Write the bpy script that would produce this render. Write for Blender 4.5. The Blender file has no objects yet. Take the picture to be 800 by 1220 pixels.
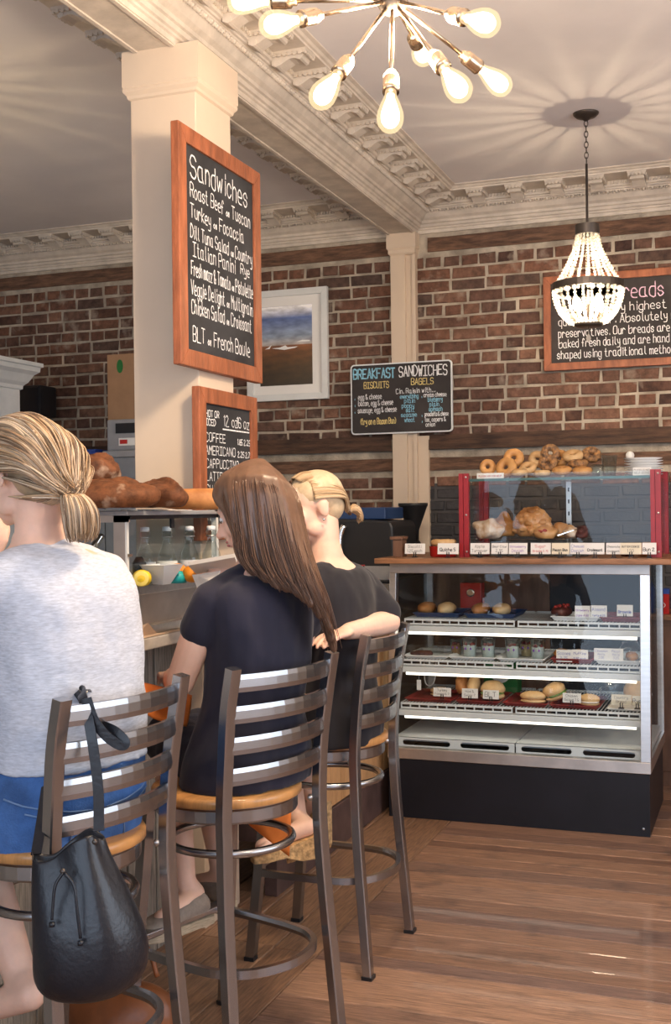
import bpy, bmesh, math, random
from mathutils import Vector, Matrix, noise
random.seed(7)
S = bpy.context.scene
COL = S.collection
V = Vector
# ------------------------------------------------------------------ camera
FPX, HY, CZ = 1390.0, 608.0, 1.46
TH, RO = math.radians(20.2), math.radians(-0.7)
r0 = V((math.cos(TH), math.sin(TH), 0)); d0 = V((-math.sin(TH), math.cos(TH), 0)); u0 = V((0, 0, 1))
CR = r0*math.cos(RO)+u0*math.sin(RO); CU = u0*math.cos(RO)-r0*math.sin(RO)
CPOS = V((0, 0, CZ))
cam = bpy.data.cameras.new('camera'); cam.sensor_fit = 'VERTICAL'; cam.sensor_height = 36; cam.lens = 36*FPX/1220
cam.shift_y = -(610-HY)/1220; cam.clip_start = .05
co = bpy.data.objects.new('camera', cam); COL.objects.link(co)
co.matrix_world = Matrix(((CR.x, CU.x, -d0.x, 0), (CR.y, CU.y, -d0.y, 0), (CR.z, CU.z, -d0.z, CZ), (0, 0, 0, 1)))
S.camera = co
def D(px, py, d):                      # point seen at pixel (px,py), d metres in front of the photographer
    return CPOS+CR*((px-400)/FPX*d)+CU*((HY-py)/FPX*d)+d0*d
# ------------------------------------------------------------------ light
S.view_settings.view_transform = 'Standard'; S.view_settings.look = 'None'
S.view_settings.gamma = 1; S.view_settings.exposure = 0.0; S.view_settings.use_curve_mapping = False
W = bpy.data.worlds.new('world'); S.world = W; W.use_nodes = True
W.node_tree.nodes['Background'].inputs[0].default_value = (.62, .76, 1, 1)
W.node_tree.nodes['Background'].inputs[1].default_value = .35
S.cycles.max_bounces = 8; S.cycles.transparent_max_bounces = 24; S.cycles.transmission_bounces = 8
S.cycles.caustics_reflective = False; S.cycles.caustics_refractive = False; S.cycles.use_denoising = True
S.cycles.sample_clamp_indirect = 6
def area(name, loc, target, sx, sy, power, color, spread=180):
    l = bpy.data.lights.new(name, 'AREA'); l.shape = 'RECTANGLE'; l.size = sx; l.size_y = sy; l.energy = power; l.color = color
    l.spread = math.radians(spread)
    o = bpy.data.objects.new(name, l); COL.objects.link(o); o.location = loc
    o.rotation_euler = (V(target)-V(loc)).to_track_quat('-Z', 'Y').to_euler(); return o
def point(name, loc, power, color, rad):
    l = bpy.data.lights.new(name, 'POINT'); l.energy = power; l.color = color; l.shadow_soft_size = rad
    o = bpy.data.objects.new(name, l); COL.objects.link(o); o.location = loc; return o
area('shopfront_daylight', (-.6, -1.75, 1.75), (-.6, 5, 1.4), 4.6, 2.5, 120, (.66, .80, 1))
area('side_window_daylight', (2.55, 2.6, 1.75), (-1.5, 3.0, 1.2), 3.0, 2.0, 80, (.80, .88, 1))
area('far_room_window_daylight', (-5.3, 2.5, 1.9), (-3, 5, 1.6), 2.0, 1.6, 10, (1, .88, .72))
# ------------------------------------------------------------------ materials
def mat(name, col, rough=.6, metal=0, var=0, vscale=8, bump=0, bscale=60, stretch=(1, 1, 1), col2=None, coat=0, spec=.5, transmission=0, emit=None, estr=0, alpha=1, sss=0, coord='Object', rvar=0, sheen=0, detail=6, ramp=(.35, .65), ior=1.45, wave=None):
    m = bpy.data.materials.new(name); m.use_nodes = True; nt = m.node_tree; b = nt.nodes['Principled BSDF']
    c4 = tuple(col)+(1,)
    b.inputs['Base Color'].default_value = c4; b.inputs['Roughness'].default_value = rough; b.inputs['Metallic'].default_value = metal
    b.inputs['Specular IOR Level'].default_value = spec; b.inputs['Coat Weight'].default_value = coat; b.inputs['IOR'].default_value = ior
    b.inputs['Transmission Weight'].default_value = transmission; b.inputs['Alpha'].default_value = alpha
    if sss: b.inputs['Subsurface Weight'].default_value = sss; b.inputs['Subsurface Scale'].default_value = .02; b.inputs['Subsurface Radius'].default_value = (1, .35, .2)
    if sheen: b.inputs['Sheen Weight'].default_value = sheen
    if emit: b.inputs['Emission Color'].default_value = tuple(emit)+(1,); b.inputs['Emission Strength'].default_value = estr
    if var or bump or rvar or col2:
        tc = nt.nodes.new('ShaderNodeTexCoord'); mp = nt.nodes.new('ShaderNodeMapping'); mp.inputs['Scale'].default_value = stretch
        nt.links.new(tc.outputs[coord], mp.inputs[0])
        n = nt.nodes.new('ShaderNodeTexNoise'); n.inputs['Scale'].default_value = vscale; n.inputs['Detail'].default_value = detail; n.inputs['Roughness'].default_value = .6
        nt.links.new(mp.outputs[0], n.inputs['Vector'])
        r = nt.nodes.new('ShaderNodeValToRGB'); r.color_ramp.elements[0].position = ramp[0]; r.color_ramp.elements[1].position = ramp[1]
        if col2: a, z = tuple(col2)+(1,), c4
        else: a, z = tuple(max(0, x*(1-var)) for x in col)+(1,), tuple(min(1, x*(1+var)) for x in col)+(1,)
        r.color_ramp.elements[0].color = a; r.color_ramp.elements[1].color = z
        nt.links.new(n.outputs['Fac'], r.inputs[0]); nt.links.new(r.outputs[0], b.inputs['Base Color'])
        if rvar:
            q = nt.nodes.new('ShaderNodeMapRange'); q.inputs['To Min'].default_value = max(.02, rough-rvar); q.inputs['To Max'].default_value = min(1, rough+rvar)
            nt.links.new(n.outputs['Fac'], q.inputs['Value']); nt.links.new(q.outputs[0], b.inputs['Roughness'])
        if bump:
            n2 = nt.nodes.new('ShaderNodeTexNoise'); n2.inputs['Scale'].default_value = bscale; n2.inputs['Detail'].default_value = 5
            nt.links.new(mp.outputs[0], n2.inputs['Vector'])
            bp = nt.nodes.new('ShaderNodeBump'); bp.inputs['Strength'].default_value = bump; bp.inputs['Distance'].default_value = .01
            nt.links.new(n2.outputs['Fac'], bp.inputs['Height']); nt.links.new(bp.outputs[0], b.inputs['Normal'])
    return m
def ramp_random(name, cols, rough=.85, nscale=14, namt=.35, bump=.5, bscale=50, stretch=(1, 1, 1), stain=None, coat=0, spec=.4, world=True):
    """colour drawn per object (and per island), broken up by noise."""
    m = bpy.data.materials.new(name); m.use_nodes = True; nt = m.node_tree; b = nt.nodes['Principled BSDF']; L = nt.links.new; N = nt.nodes.new
    b.inputs['Roughness'].default_value = rough; b.inputs['Coat Weight'].default_value = coat; b.inputs['Specular IOR Level'].default_value = spec
    oi = N('ShaderNodeObjectInfo'); ge = N('ShaderNodeNewGeometry'); ad = N('ShaderNodeMath'); ad.operation = 'ADD'; fr = N('ShaderNodeMath'); fr.operation = 'FRACT'
    L(oi.outputs['Random'], ad.inputs[0]); L(ge.outputs['Random Per Island'], ad.inputs[1]); L(ad.outputs[0], fr.inputs[0])
    rp = N('ShaderNodeValToRGB'); rp.color_ramp.interpolation = 'LINEAR'; el = rp.color_ramp.elements
    while len(el) < len(cols): el.new(.5)
    for i, c in enumerate(cols): el[i].position = i/(len(cols)-1); el[i].color = tuple(c)+(1,)
    L(fr.outputs[0], rp.inputs[0])
    mp = N('ShaderNodeMapping'); mp.inputs['Scale'].default_value = stretch; L(ge.outputs['Position'], mp.inputs[0])
    cx = N('ShaderNodeCombineXYZ'); ml = N('ShaderNodeMath'); ml.operation = 'MULTIPLY'; ml.inputs[1].default_value = 37; L(fr.outputs[0], ml.inputs[0]); L(ml.outputs[0], cx.inputs[2])
    va = N('ShaderNodeVectorMath'); va.operation = 'ADD'; L(mp.outputs[0], va.inputs[0]); L(cx.outputs[0], va.inputs[1])
    n = N('ShaderNodeTexNoise'); n.inputs['Scale'].default_value = nscale; n.inputs['Detail'].default_value = 8; n.inputs['Roughness'].default_value = .65; L(va.outputs[0], n.inputs['Vector'])
    mr = N('ShaderNodeMapRange'); mr.inputs['From Min'].default_value = .3; mr.inputs['From Max'].default_value = .7; mr.inputs['To Min'].default_value = 1-namt; mr.inputs['To Max'].default_value = 1+namt
    L(n.outputs['Fac'], mr.inputs['Value'])
    mx = N('ShaderNodeVectorMath'); mx.operation = 'SCALE'; L(rp.outputs[0], mx.inputs[0]); L(mr.outputs[0], mx.inputs['Scale'])
    out = mx.outputs[0]
    if stain:
        n3 = N('ShaderNodeTexNoise'); n3.inputs['Scale'].default_value = stain[1]; n3.inputs['Detail'].default_value = 7; L(ge.outputs['Position'], n3.inputs['Vector'])
        r3 = N('ShaderNodeValToRGB'); r3.color_ramp.elements[0].position = stain[2]; r3.color_ramp.elements[1].position = stain[3]; L(n3.outputs['Fac'], r3.inputs[0])
        mm = N('ShaderNodeMix'); mm.data_type = 'RGBA'; L(r3.outputs[0], mm.inputs[0]); L(out, mm.inputs[6]); mm.inputs[7].default_value = tuple(stain[0])+(1,); out = mm.outputs[2]
    L(out, b.inputs['Base Color'])
    if bump:
        n2 = N('ShaderNodeTexNoise'); n2.inputs['Scale'].default_value = bscale; n2.inputs['Detail'].default_value = 6; L(va.outputs[0], n2.inputs['Vector'])
        bp = N('ShaderNodeBump'); bp.inputs['Strength'].default_value = bump; bp.inputs['Distance'].default_value = .006; L(n2.outputs['Fac'], bp.inputs['Height']); L(bp.outputs[0], b.inputs['Normal'])
    return m
M = {}
M['brick'] = ramp_random('brick_clay', [(.066, .035, .027), (.135, .063, .040), (.165, .078, .049), (.10, .052, .038), (.20, .102, .066), (.075, .047, .038)], .9, 22, .5, .8, 70, stain=((.42, .34, .27), 9, .60, .82))
M['brick_dark'] = ramp_random('brick_painted_dark', [(.035, .033, .036), (.05, .046, .047), (.042, .038, .04)], .6, 22, .3, .6, 70)
M['mortar'] = mat('mortar', (.40, .345, .275), .95, var=.35, vscale=7, bump=.6, bscale=90)
M['mortar_dark'] = mat('mortar_painted', (.06, .055, .055), .7, var=.2)
M['timber'] = mat('old_timber', (.115, .06, .036), .75, var=.5, vscale=5, stretch=(1, 3, 9), bump=.5, bscale=30, col2=(.035, .02, .015), coord='Object')
M['timber_brown'] = mat('brown_timber', (.20, .108, .066), .85, var=.5, vscale=9, stretch=(1, 3, 6), bump=.5, bscale=30, col2=(.075, .042, .028))
M['cream'] = mat('cream_paint', (.66, .535, .41), .5, var=.03, vscale=3, bump=.06, bscale=25)
M['cornice'] = mat('aged_cornice_paint', (.60, .53, .45), .6, var=.14, vscale=9, bump=.15, bscale=40)
M['ceiling'] = mat('ceiling_paint', (.80, .765, .765), .8, var=.05, vscale=1.2, bump=.04, bscale=30)
M['plank'] = ramp_random('floor_board_wood', [(.15, .078, .05), (.30, .165, .10), (.20, .115, .08), (.35, .20, .125), (.17, .10, .078), (.26, .145, .09)], .5, 9, .5, .35, 16, stretch=(1, 14, 1), stain=((.05, .03, .025), 6, .56, .86), coat=.12)
M['plank_y'] = ramp_random('floor_board_wood_b', [(.20, .11, .065), (.27, .155, .09), (.23, .13, .08)], .5, 9, .5, .35, 16, stretch=(14, 1, 1), stain=((.05, .03, .025), 6, .58, .86), coat=.12)
M['gap'] = mat('floor_gap_dirt', (.02, .013, .01), .9)
M['frame_wood'] = mat('red_brown_frame_wood', (.30, .095, .04), .5, var=.3, vscale=6, stretch=(4, 4, 1), bump=.25, bscale=30)
M['slate'] = mat('chalkboard_slate', (.030, .030, .033), .8, var=.35, vscale=4)
M['slate_b'] = mat('chalkboard_brownish', (.04, .034, .033), .8, var=.3, vscale=4)
M['chalk'] = mat('white_chalk', (.78, .78, .78), .95, var=.25, vscale=60)
M['chalk_blue'] = mat('blue_chalk', (.25, .52, .66), .95, var=.3, vscale=60)
M['chalk_yellow'] = mat('yellow_chalk', (.68, .54, .22), .95, var=.3, vscale=60)
M['chalk_pink'] = mat('pink_chalk', (.72, .5, .62), .95, var=.3, vscale=60)
M['metal'] = mat('brushed_gunmetal', (.41, .415, .43), .27, 1)
M['steel'] = mat('stainless_steel', (.60, .58, .56), .30, 1, var=.06, vscale=9, stretch=(1, 8, 8))
M['steel_dull'] = mat('worn_stainless', (.52, .47, .43), .42, 1, var=.12, vscale=7)
M['chrome'] = mat('chrome', (.75, .74, .73), .12, 1)
M['seat_wood'] = mat('honey_wood', (.56, .27, .09), .35, var=.22, vscale=6, stretch=(1, 8, 1), coat=.3)
M['black'] = mat('black_laminate', (.006, .0065, .011), .45, var=.3, vscale=4)
M['black_plastic'] = mat('black_plastic', (.015, .015, .017), .4)
M['white_enamel'] = mat('white_enamel', (.74, .77, .78), .35)
M['white_plastic'] = mat('white_plastic', (.80, .80, .79), .4)
M['card'] = mat('white_card', (.82, .80, .76), .8)
M['card_cream'] = mat('cream_card', (.78, .70, .54), .8)
M['ink'] = mat('black_ink', (.03, .03, .035), .9)
M['ink_blue'] = mat('blue_ink', (.09, .12, .42), .9)
M['ink_red'] = mat('red_ink', (.55, .06, .07), .9)
M['ink_purple'] = mat('purple_ink', (.25, .10, .42), .9)
M['red_paint'] = mat('red_painted_metal', (.33, .018, .025), .35, var=.1, vscale=10)
M['red_plastic'] = mat('dark_red_tray', (.22, .022, .02), .4)
M['red_ceramic'] = mat('red_ceramic', (.5, .025, .02), .2)
M['blue_plastic'] = mat('blue_tray', (.03, .07, .32), .4)
M['blue_dark'] = mat('navy_tray', (.02, .05, .14), .4)
M['wood_top'] = mat('brown_wood_top', (.26, .12, .055), .4, var=.4, vscale=6, stretch=(1, 9, 9), bump=.1)
M['weathered'] = ramp_random('weathered_board', [(.26, .23, .19), (.33, .29, .24), (.22, .19, .16)], .8, 10, .5, .6, 20, stretch=(16, 16, 1))
M['maple'] = ramp_random('light_panel_wood', [(.50, .28, .13), (.56, .33, .16), (.46, .25, .11)], .5, 10, .22, .15, 18, stretch=(14, 14, 1))
M['base_dark'] = mat('dark_skirting', (.09, .055, .05), .5, var=.3, vscale=8)
M['counter'] = mat('grey_counter', (.52, .48, .43), .45, var=.18, vscale=12)
M['cabinet_brown'] = mat('brown_cabinet', (.15, .075, .045), .5, var=.25, vscale=5, stretch=(4, 4, 1))
M['skin'] = mat('skin', (.80, .50, .37), .5, var=.07, vscale=14, sss=.12, bump=.05, bscale=120)
M['skin_b'] = mat('skin_fair', (.84, .54, .41), .5, var=.07, vscale=14, sss=.12, bump=.05, bscale=120)
M['lip'] = mat('lip', (.55, .20, .17), .4)
M['eye'] = mat('eyelash_dark', (.03, .02, .018), .5)
M['eye_white'] = mat('eye_white', (.8, .78, .74), .25)
M['navy'] = mat('navy_jersey', (.013, .012, .026), .85, var=.25, vscale=5, bump=.25, bscale=9, sheen=.12)
M['blackcloth'] = mat('black_jersey', (.011, .010, .015), .85, var=.25, vscale=5, bump=.25, bscale=9, sheen=.15)
M['heather'] = mat('heather_grey_jersey', (.54, .56, .62), .9, var=.20, vscale=55, stretch=(1, 1, 5), bump=.2, bscale=10, detail=9, ramp=(.3, .7))
M['denim'] = mat('blue_denim', (.055, .14, .36), .85, var=.35, vscale=9, bump=.3, bscale=220, detail=10)
M['denim_thread'] = mat('denim_seam', (.16, .26, .45), .8)
M['orange'] = mat('orange_cotton', (.72, .19, .03), .8, var=.18, vscale=9, bump=.2, bscale=20)
M['leather'] = mat('black_leather', (.012, .013, .018), .33, var=.25, vscale=6, bump=.12, bscale=90, coat=.1)
M['leather_brown'] = mat('tan_brown_leather', (.25, .085, .03), .35, var=.25, vscale=6, bump=.15, bscale=40)
M['espadrille'] = mat('taupe_canvas', (.30, .245, .20), .9, var=.12, vscale=50, bump=.3, bscale=220)
M['jute'] = mat('jute_sole', (.50, .41, .29), .9, var=.25, vscale=30, stretch=(1, 1, 9), bump=.5, bscale=120)
M['cork'] = mat('cork', (.50, .31, .14), .85, var=.4, vscale=70, bump=.3, bscale=110)
M['hair_brown'] = ramp_random('brown_hair', [(.075, .036, .021), (.13, .064, .036), (.055, .026, .016), (.16, .085, .050), (.095, .046, .026)], .36, 30, .25, 0, spec=.5)
M['hair_blonde'] = ramp_random('streaked_blonde_hair', [(.50, .33, .18), (.26, .155, .085), (.66, .51, .35), (.16, .095, .055), (.60, .42, .25), (.34, .21, .12), (.72, .58, .43)], .40, 30, .2, 0, spec=.45)
M['hair_blonde2'] = ramp_random('golden_blonde_hair', [(.50, .34, .18), (.36, .22, .11), (.62, .46, .28), (.42, .27, .14), (.66, .52, .34)], .40, 30, .2, 0, spec=.45)
M['crust_dark'] = ramp_random('dark_bread_crust', [(.10, .034, .014), (.15, .055, .02), (.085, .028, .013)], .7, 17, .75, 1.0, 30, stain=((.52, .38, .27), 11, .60, .72), spec=.3)
M['flour'] = mat('flour_dust', (.70, .55, .42), .9, var=.2)
M['crust_light'] = mat('baguette_crust', (.55, .24, .075), .6, col2=(.32, .115, .03), vscale=12, bump=.4, bscale=20, var=.1)
M['crumb'] = mat('bread_crumb', (.80, .64, .42), .9, var=.18, vscale=60, bump=.6, bscale=90)
M['bagel'] = mat('bagel_crust', (.66, .36, .13), .42, col2=(.42, .18, .05), vscale=14, bump=.15, bscale=30, var=.1)
M['bagel_dark'] = mat('seeded_bagel', (.50, .25, .09), .55, col2=(.09, .05, .03), vscale=55, bump=.5, bscale=90, var=.1)
M['bagel_pale'] = mat('pale_bagel', (.72, .50, .26), .5, col2=(.52, .28, .10), vscale=14, bump=.15, bscale=30, var=.1)
M['pastry'] = mat('flaky_pastry', (.58, .27, .08), .5, col2=(.30, .11, .03), vscale=10, bump=.6, bscale=24, var=.1, coat=.2)
M['glazed'] = mat('glazed_bun', (.70, .38, .16), .3, col2=(.45, .18, .06), vscale=9, bump=.4, bscale=16, var=.1, coat=.4)
M['sugar'] = mat('sugar_icing', (.80, .68, .57), .6, col2=(.50, .26, .11), vscale=22, bump=.5, bscale=30, var=.1)
M['berry'] = mat('berry_filling', (.30, .03, .025), .25, var=.4, vscale=40)
M['choc'] = mat('dark_chocolate_cake', (.085, .02, .016), .5, var=.4, vscale=25, bump=.5)
M['yogurt'] = mat('white_yogurt', (.84, .82, .78), .35)
M['lettuce'] = mat('lettuce', (.12, .24, .05), .5, var=.4, vscale=30)
M['roll'] = mat('white_roll', (.74, .52, .28), .6, col2=(.60, .34, .13), vscale=8, bump=.2, var=.1)
M['lemon'] = mat('lemon_peel', (.85, .60, .03), .4, bump=.2, bscale=90, var=.05)
M['lemon_flesh'] = mat('lemon_flesh', (.88, .72, .16), .35, var=.1)
M['orange_fruit'] = mat('orange_peel', (.85, .30, .02), .4, bump=.25, bscale=120, var=.05)
M['teal'] = mat('teal_plastic', (.02, .42, .42), .4)
M['cardboard'] = mat('cardboard', (.36, .21, .115), .85, var=.08, vscale=8)
M['grey_machine'] = mat('grey_enamel', (.30, .30, .31), .4, var=.08)
M['grey_bin'] = mat('grey_plastic_bin', (.24, .25, .27), .5, var=.08)
M['white_wood'] = mat('white_painted_wood', (.66, .68, .68), .5, var=.06)
M['green'] = mat('green_print', (.02, .16, .035), .7)
M['paper'] = mat('white_paper', (.80, .76, .70), .8, var=.04)
M['kraft'] = mat('kraft_napkin', (.52, .38, .27), .85, var=.08)
M['bronze'] = mat('dark_bronze', (.10, .085, .075), .42, .8)
M['brass'] = mat('satin_nickel_warm', (.62, .47, .33), .25, 1)
M['picture_mat'] = mat('picture_mount', (.78, .77, .75), .8)
def glass(name, tint=(1, 1, 1), refl=1.0, dens=0.0, rough=.0):
    """thin pane: clear transmission with a Fresnel reflection"""
    m = bpy.data.materials.new(name); m.use_nodes = True; nt = m.node_tree; N = nt.nodes.new; L = nt.links.new
    nt.nodes.remove(nt.nodes['Principled BSDF']); o = nt.nodes['Material Output']
    t = N('ShaderNodeBsdfTransparent'); t.inputs[0].default_value = tuple(tint)+(1,)
    g = N('ShaderNodeBsdfGlossy'); g.inputs['Roughness'].default_value = rough; g.inputs[0].default_value = (1, 1, 1, 1)
    f = N('ShaderNodeFresnel'); gm = N('ShaderNodeNewGeometry'); io = N('ShaderNodeMapRange'); io.inputs['To Min'].default_value = 1.5; io.inputs['To Max'].default_value = 1/1.5; L(gm.outputs['Backfacing'], io.inputs['Value']); L(io.outputs[0], f.inputs[0])
    mu = N('ShaderNodeMath'); mu.operation = 'MULTIPLY'; mu.inputs[1].default_value = refl; mu.use_clamp = True; L(f.outputs[0], mu.inputs[0])
    x = N('ShaderNodeMixShader'); L(mu.outputs[0], x.inputs[0]); L(t.outputs[0], x.inputs[1]); L(g.outputs[0], x.inputs[2]); L(x.outputs[0], o.inputs[0])
    return m
def bead_glass(name):
    m = bpy.data.materials.new(name); m.use_nodes = True; nt = m.node_tree; N = nt.nodes.new; L = nt.links.new; nt.nodes.remove(nt.nodes['Principled BSDF']); o = nt.nodes['Material Output']
    t = N('ShaderNodeBsdfTranslucent'); t.inputs[0].default_value = (.95, .90, .80, 1); d = N('ShaderNodeBsdfDiffuse'); d.inputs[0].default_value = (.9, .86, .78, 1); g = N('ShaderNodeBsdfGlossy'); g.inputs['Roughness'].default_value = .08; q = N('ShaderNodeBsdfTransparent')
    a = N('ShaderNodeMixShader'); a.inputs[0].default_value = .35; L(t.outputs[0], a.inputs[1]); L(d.outputs[0], a.inputs[2]); b = N('ShaderNodeMixShader'); b.inputs[0].default_value = .18; L(a.outputs[0], b.inputs[1]); L(g.outputs[0], b.inputs[2]); c = N('ShaderNodeMixShader'); c.inputs[0].default_value = .42; L(b.outputs[0], c.inputs[1]); L(q.outputs[0], c.inputs[2]); L(c.outputs[0], o.inputs[0]); return m
M['glass'] = glass('clear_pane', (.95, .97, .97), .42)
M['glass_edge'] = mat('glass_edge_green', (.10, .22, .20), .15, transmission=.3)
M['glass_ware'] = glass('clear_glassware', (.86, .90, .90), 1.0, rough=.03)
M['crystal'] = bead_glass('crystal_bead')
M['bulb'] = mat('glowing_bulb', (1, .85, .6), .3, emit=(1, .78, .48), estr=11)
def bulb_envelope():
    m = bpy.data.materials.new('bulb_envelope'); m.use_nodes = True; nt = m.node_tree; N = nt.nodes.new; nt.nodes.remove(nt.nodes['Principled BSDF'])
    e = N('ShaderNodeEmission'); e.inputs[0].default_value = (1, .72, .40, 1); e.inputs[1].default_value = 1.5; t = N('ShaderNodeBsdfTransparent'); x = N('ShaderNodeMixShader'); x.inputs[0].default_value = .42
    nt.links.new(t.outputs[0], x.inputs[1]); nt.links.new(e.outputs[0], x.inputs[2]); nt.links.new(x.outputs[0], nt.nodes['Material Output'].inputs[0]); return m
M['bulb_envelope'] = bulb_envelope()
M['bulb_small'] = mat('glowing_candle_bulb', (1, .85, .6), .3, emit=(1, .80, .52), estr=28)
M['tube'] = mat('lit_tube', (1, .95, .85), .3, emit=(1, .90, .76), estr=3)
# ------------------------------------------------------------------ mesh helpers
class MB:
    def __init__(s): s.b = bmesh.new()
    def add(s, vs, fs):
        vv = [s.b.verts.new(v) for v in vs]
        for f in fs:
            try: s.b.faces.new([vv[i] for i in f])
            except ValueError: pass
        return vv
    def box(s, lo, hi, mtx=None):
        x0, y0, z0 = lo; x1, y1, z1 = hi
        vs = [V(p) for p in ((x0, y0, z0), (x1, y0, z0), (x1, y1, z0), (x0, y1, z0), (x0, y0, z1), (x1, y0, z1), (x1, y1, z1), (x0, y1, z1))]
        if mtx: vs = [mtx@v for v in vs]
        s.add(vs, ((0, 3, 2, 1), (4, 5, 6, 7), (0, 1, 5, 4), (1, 2, 6, 5), (2, 3, 7, 6), (3, 0, 4, 7))); return s
    def bar(s, a, b, w, h, up=(0, 0, 1), t=None):
        """rectangular bar from a to b, w across, h along up; t = (w,h) at the far end"""
        a, b = V(a), V(b); d = (b-a).normalized(); up = V(up); x = d.cross(up)
        if x.length < 1e-4: x = d.cross(V((1, 0, 0)))
        x.normalize(); y = x.cross(d).normalized(); w2, h2 = t or (w, h)
        vs = [a+x*sx*w/2+y*sy*h/2 for sx, sy in ((-1, -1), (1, -1), (1, 1), (-1, 1))]+[b+x*sx*w2/2+y*sy*h2/2 for sx, sy in ((-1, -1), (1, -1), (1, 1), (-1, 1))]
        s.add(vs, ((0, 3, 2, 1), (4, 5, 6, 7), (0, 1, 5, 4), (1, 2, 6, 5), (2, 3, 7, 6), (3, 0, 4, 7))); return s
    def sweep(s, pts, prof, up=(0, 0, 1), closed=False, scales=None, cap=True):
        """profile [(x,y)] carried along pts; x across, y along up"""
        pts = [V(p) for p in pts]; n = len(pts); up = V(up); rings = []
        for i, p in enumerate(pts):
            a = pts[(i-1) % n] if (closed or i > 0) else p; c = pts[(i+1) % n] if (closed or i < n-1) else p
            d = (c-a).normalized(); x = d.cross(up)
            if x.length < 1e-3: x = d.cross(V((0.3, 1, 0)))
            x.normalize(); y = x.cross(d).normalized(); k = scales[i] if scales else 1
            rings.append([s.b.verts.new(p+x*q[0]*k+y*q[1]*k) for q in prof])
        m = len(prof)
        for i in range(n if closed else n-1):
            A, B = rings[i], rings[(i+1) % n]
            for j in range(m):
                try: s.b.faces.new((A[j], A[(j+1) % m], B[(j+1) % m], B[j]))
                except ValueError: pass
        if cap and not closed and m > 2:
            try: s.b.faces.new(rings[0][::-1]); s.b.faces.new(rings[-1])
            except ValueError: pass
        return s
    def tube(s, pts, r, seg=8, closed=False, up=(0, 0, 1)):
        rr = r if isinstance(r, (list, tuple)) else None
        base = 1 if rr else r
        return s.sweep(pts, [(math.cos(2*math.pi*k/seg)*base, math.sin(2*math.pi*k/seg)*base) for k in range(seg)], up, closed, rr)
    def lathe(s, prof, c=(0, 0, 0), seg=24, axis=None, sx=1, sy=1):
        """prof [(r,z)] turned about z at c"""
        c = V(c); q = V((0, 0, 1)).rotation_difference(V(axis)) if axis else None; rings = []
        def T(v): return c+(q@v if q else v)
        for r, z in prof:
            if r < 1e-5: rings.append([s.b.verts.new(T(V((0, 0, z))))])
            else: rings.append([s.b.verts.new(T(V((r*sx*math.cos(2*math.pi*k/seg), r*sy*math.sin(2*math.pi*k/seg), z)))) for k in range(seg)])
        for A, B in zip(rings, rings[1:]):
            for k in range(seg):
                k2 = (k+1) % seg
                if len(A) == 1 and len(B) == 1: continue
                if len(A) == 1: f = (A[0], B[k], B[k2]) if False else (A[0], B[k2], B[k])
                elif len(B) == 1: f = (A[k], A[k2], B[0])
                else: f = (A[k], A[k2], B[k2], B[k])
                try: s.b.faces.new(f)
                except ValueError: pass
        for A, fl in ((rings[0], True), (rings[-1], False)):
            if len(A) > 2:
                try: s.b.faces.new(A[::-1] if fl else A)
                except ValueError: pass
        return s
    def ell(s, c, r, seg=12, ring=8, rot=None):
        c = V(c); r = V(r) if not isinstance(r, (int, float)) else V((r, r, r))
        prof = [(math.sin(math.pi*i/ring), -math.cos(math.pi*i/ring)) for i in range(ring+1)]; n0 = len(s.b.verts)
        s.b.verts.ensure_lookup_table(); rings = []
        for pr, pz in prof:
            ks = range(seg) if pr > 1e-5 else range(1); R = []
            for k in ks:
                v = V((pr*math.cos(2*math.pi*k/seg)*r.x, pr*math.sin(2*math.pi*k/seg)*r.y, pz*r.z))
                if rot: v = rot@v
                R.append(s.b.verts.new(c+v))
            rings.append(R)
        for A, B in zip(rings, rings[1:]):
            for k in range(seg):
                k2 = (k+1) % seg
                if len(A) == 1: s.b.faces.new((A[0], B[k2], B[k]))
                elif len(B) == 1: s.b.faces.new((A[k], A[k2], B[0]))
                else: s.b.faces.new((A[k], A[k2], B[k2], B[k]))
        return s
    def torus(s, c, R, r, seg=24, rs=8, rot=None, sy=1):
        pts = []
        for k in range(seg):
            v = V((R*math.cos(2*math.pi*k/seg), R*sy*math.sin(2*math.pi*k/seg), 0)); pts.append(V(c)+(rot@v if rot else v))
        return s.tube(pts, r, rs, True, up=(rot@V((0, 0, 1)) if rot else (0, 0, 1)))
    def prism(s, poly, a, b):
        """poly: list of 3-D points, extruded by vector b-a"""
        d = V(b)-V(a); n = len(poly); A = [V(p) for p in poly]
        s.add(A+[p+d for p in A], [tuple(range(n))[::-1], tuple(range(n, 2*n))]+[(i, (i+1) % n, n+(i+1) % n, n+i) for i in range(n)]); return s
    def jitter(s, amt, scale=20, seed=0):
        for v in s.b.verts:
            v.co += noise.noise_vector(v.co*scale+V((seed, seed*1.7, 0)))*amt
        return s
    def build(s, name, m, parent=None, smooth=False, bevel=0, mtx=None, angle=None):
        if bevel:
            bmesh.ops.bevel(s.b, geom=list(s.b.edges), offset=bevel, segments=2, affect='EDGES', profile=.6, clamp_overlap=True)
        if mtx: s.b.transform(mtx)
        bmesh.ops.recalc_face_normals(s.b, faces=s.b.faces)
        me = bpy.data.meshes.new(name); s.b.to_mesh(me); s.b.free()
        return link(name, me, m, parent, smooth)
def link(name, me, m, parent=None, smooth=False):
    o = bpy.data.objects.new(name, me)
    if m is not None and not me.materials:
        me.materials.append(M[m] if isinstance(m, str) else m)
    if smooth: me.shade_smooth()
    COL.objects.link(o)
    if parent: o.parent = parent
    return o
def tag(o, label=None, cat=None, group=None, kind=None):
    if label: o['label'] = label
    if cat: o['category'] = cat
    if group: o['group'] = group
    if kind: o['kind'] = kind
    return o
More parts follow.
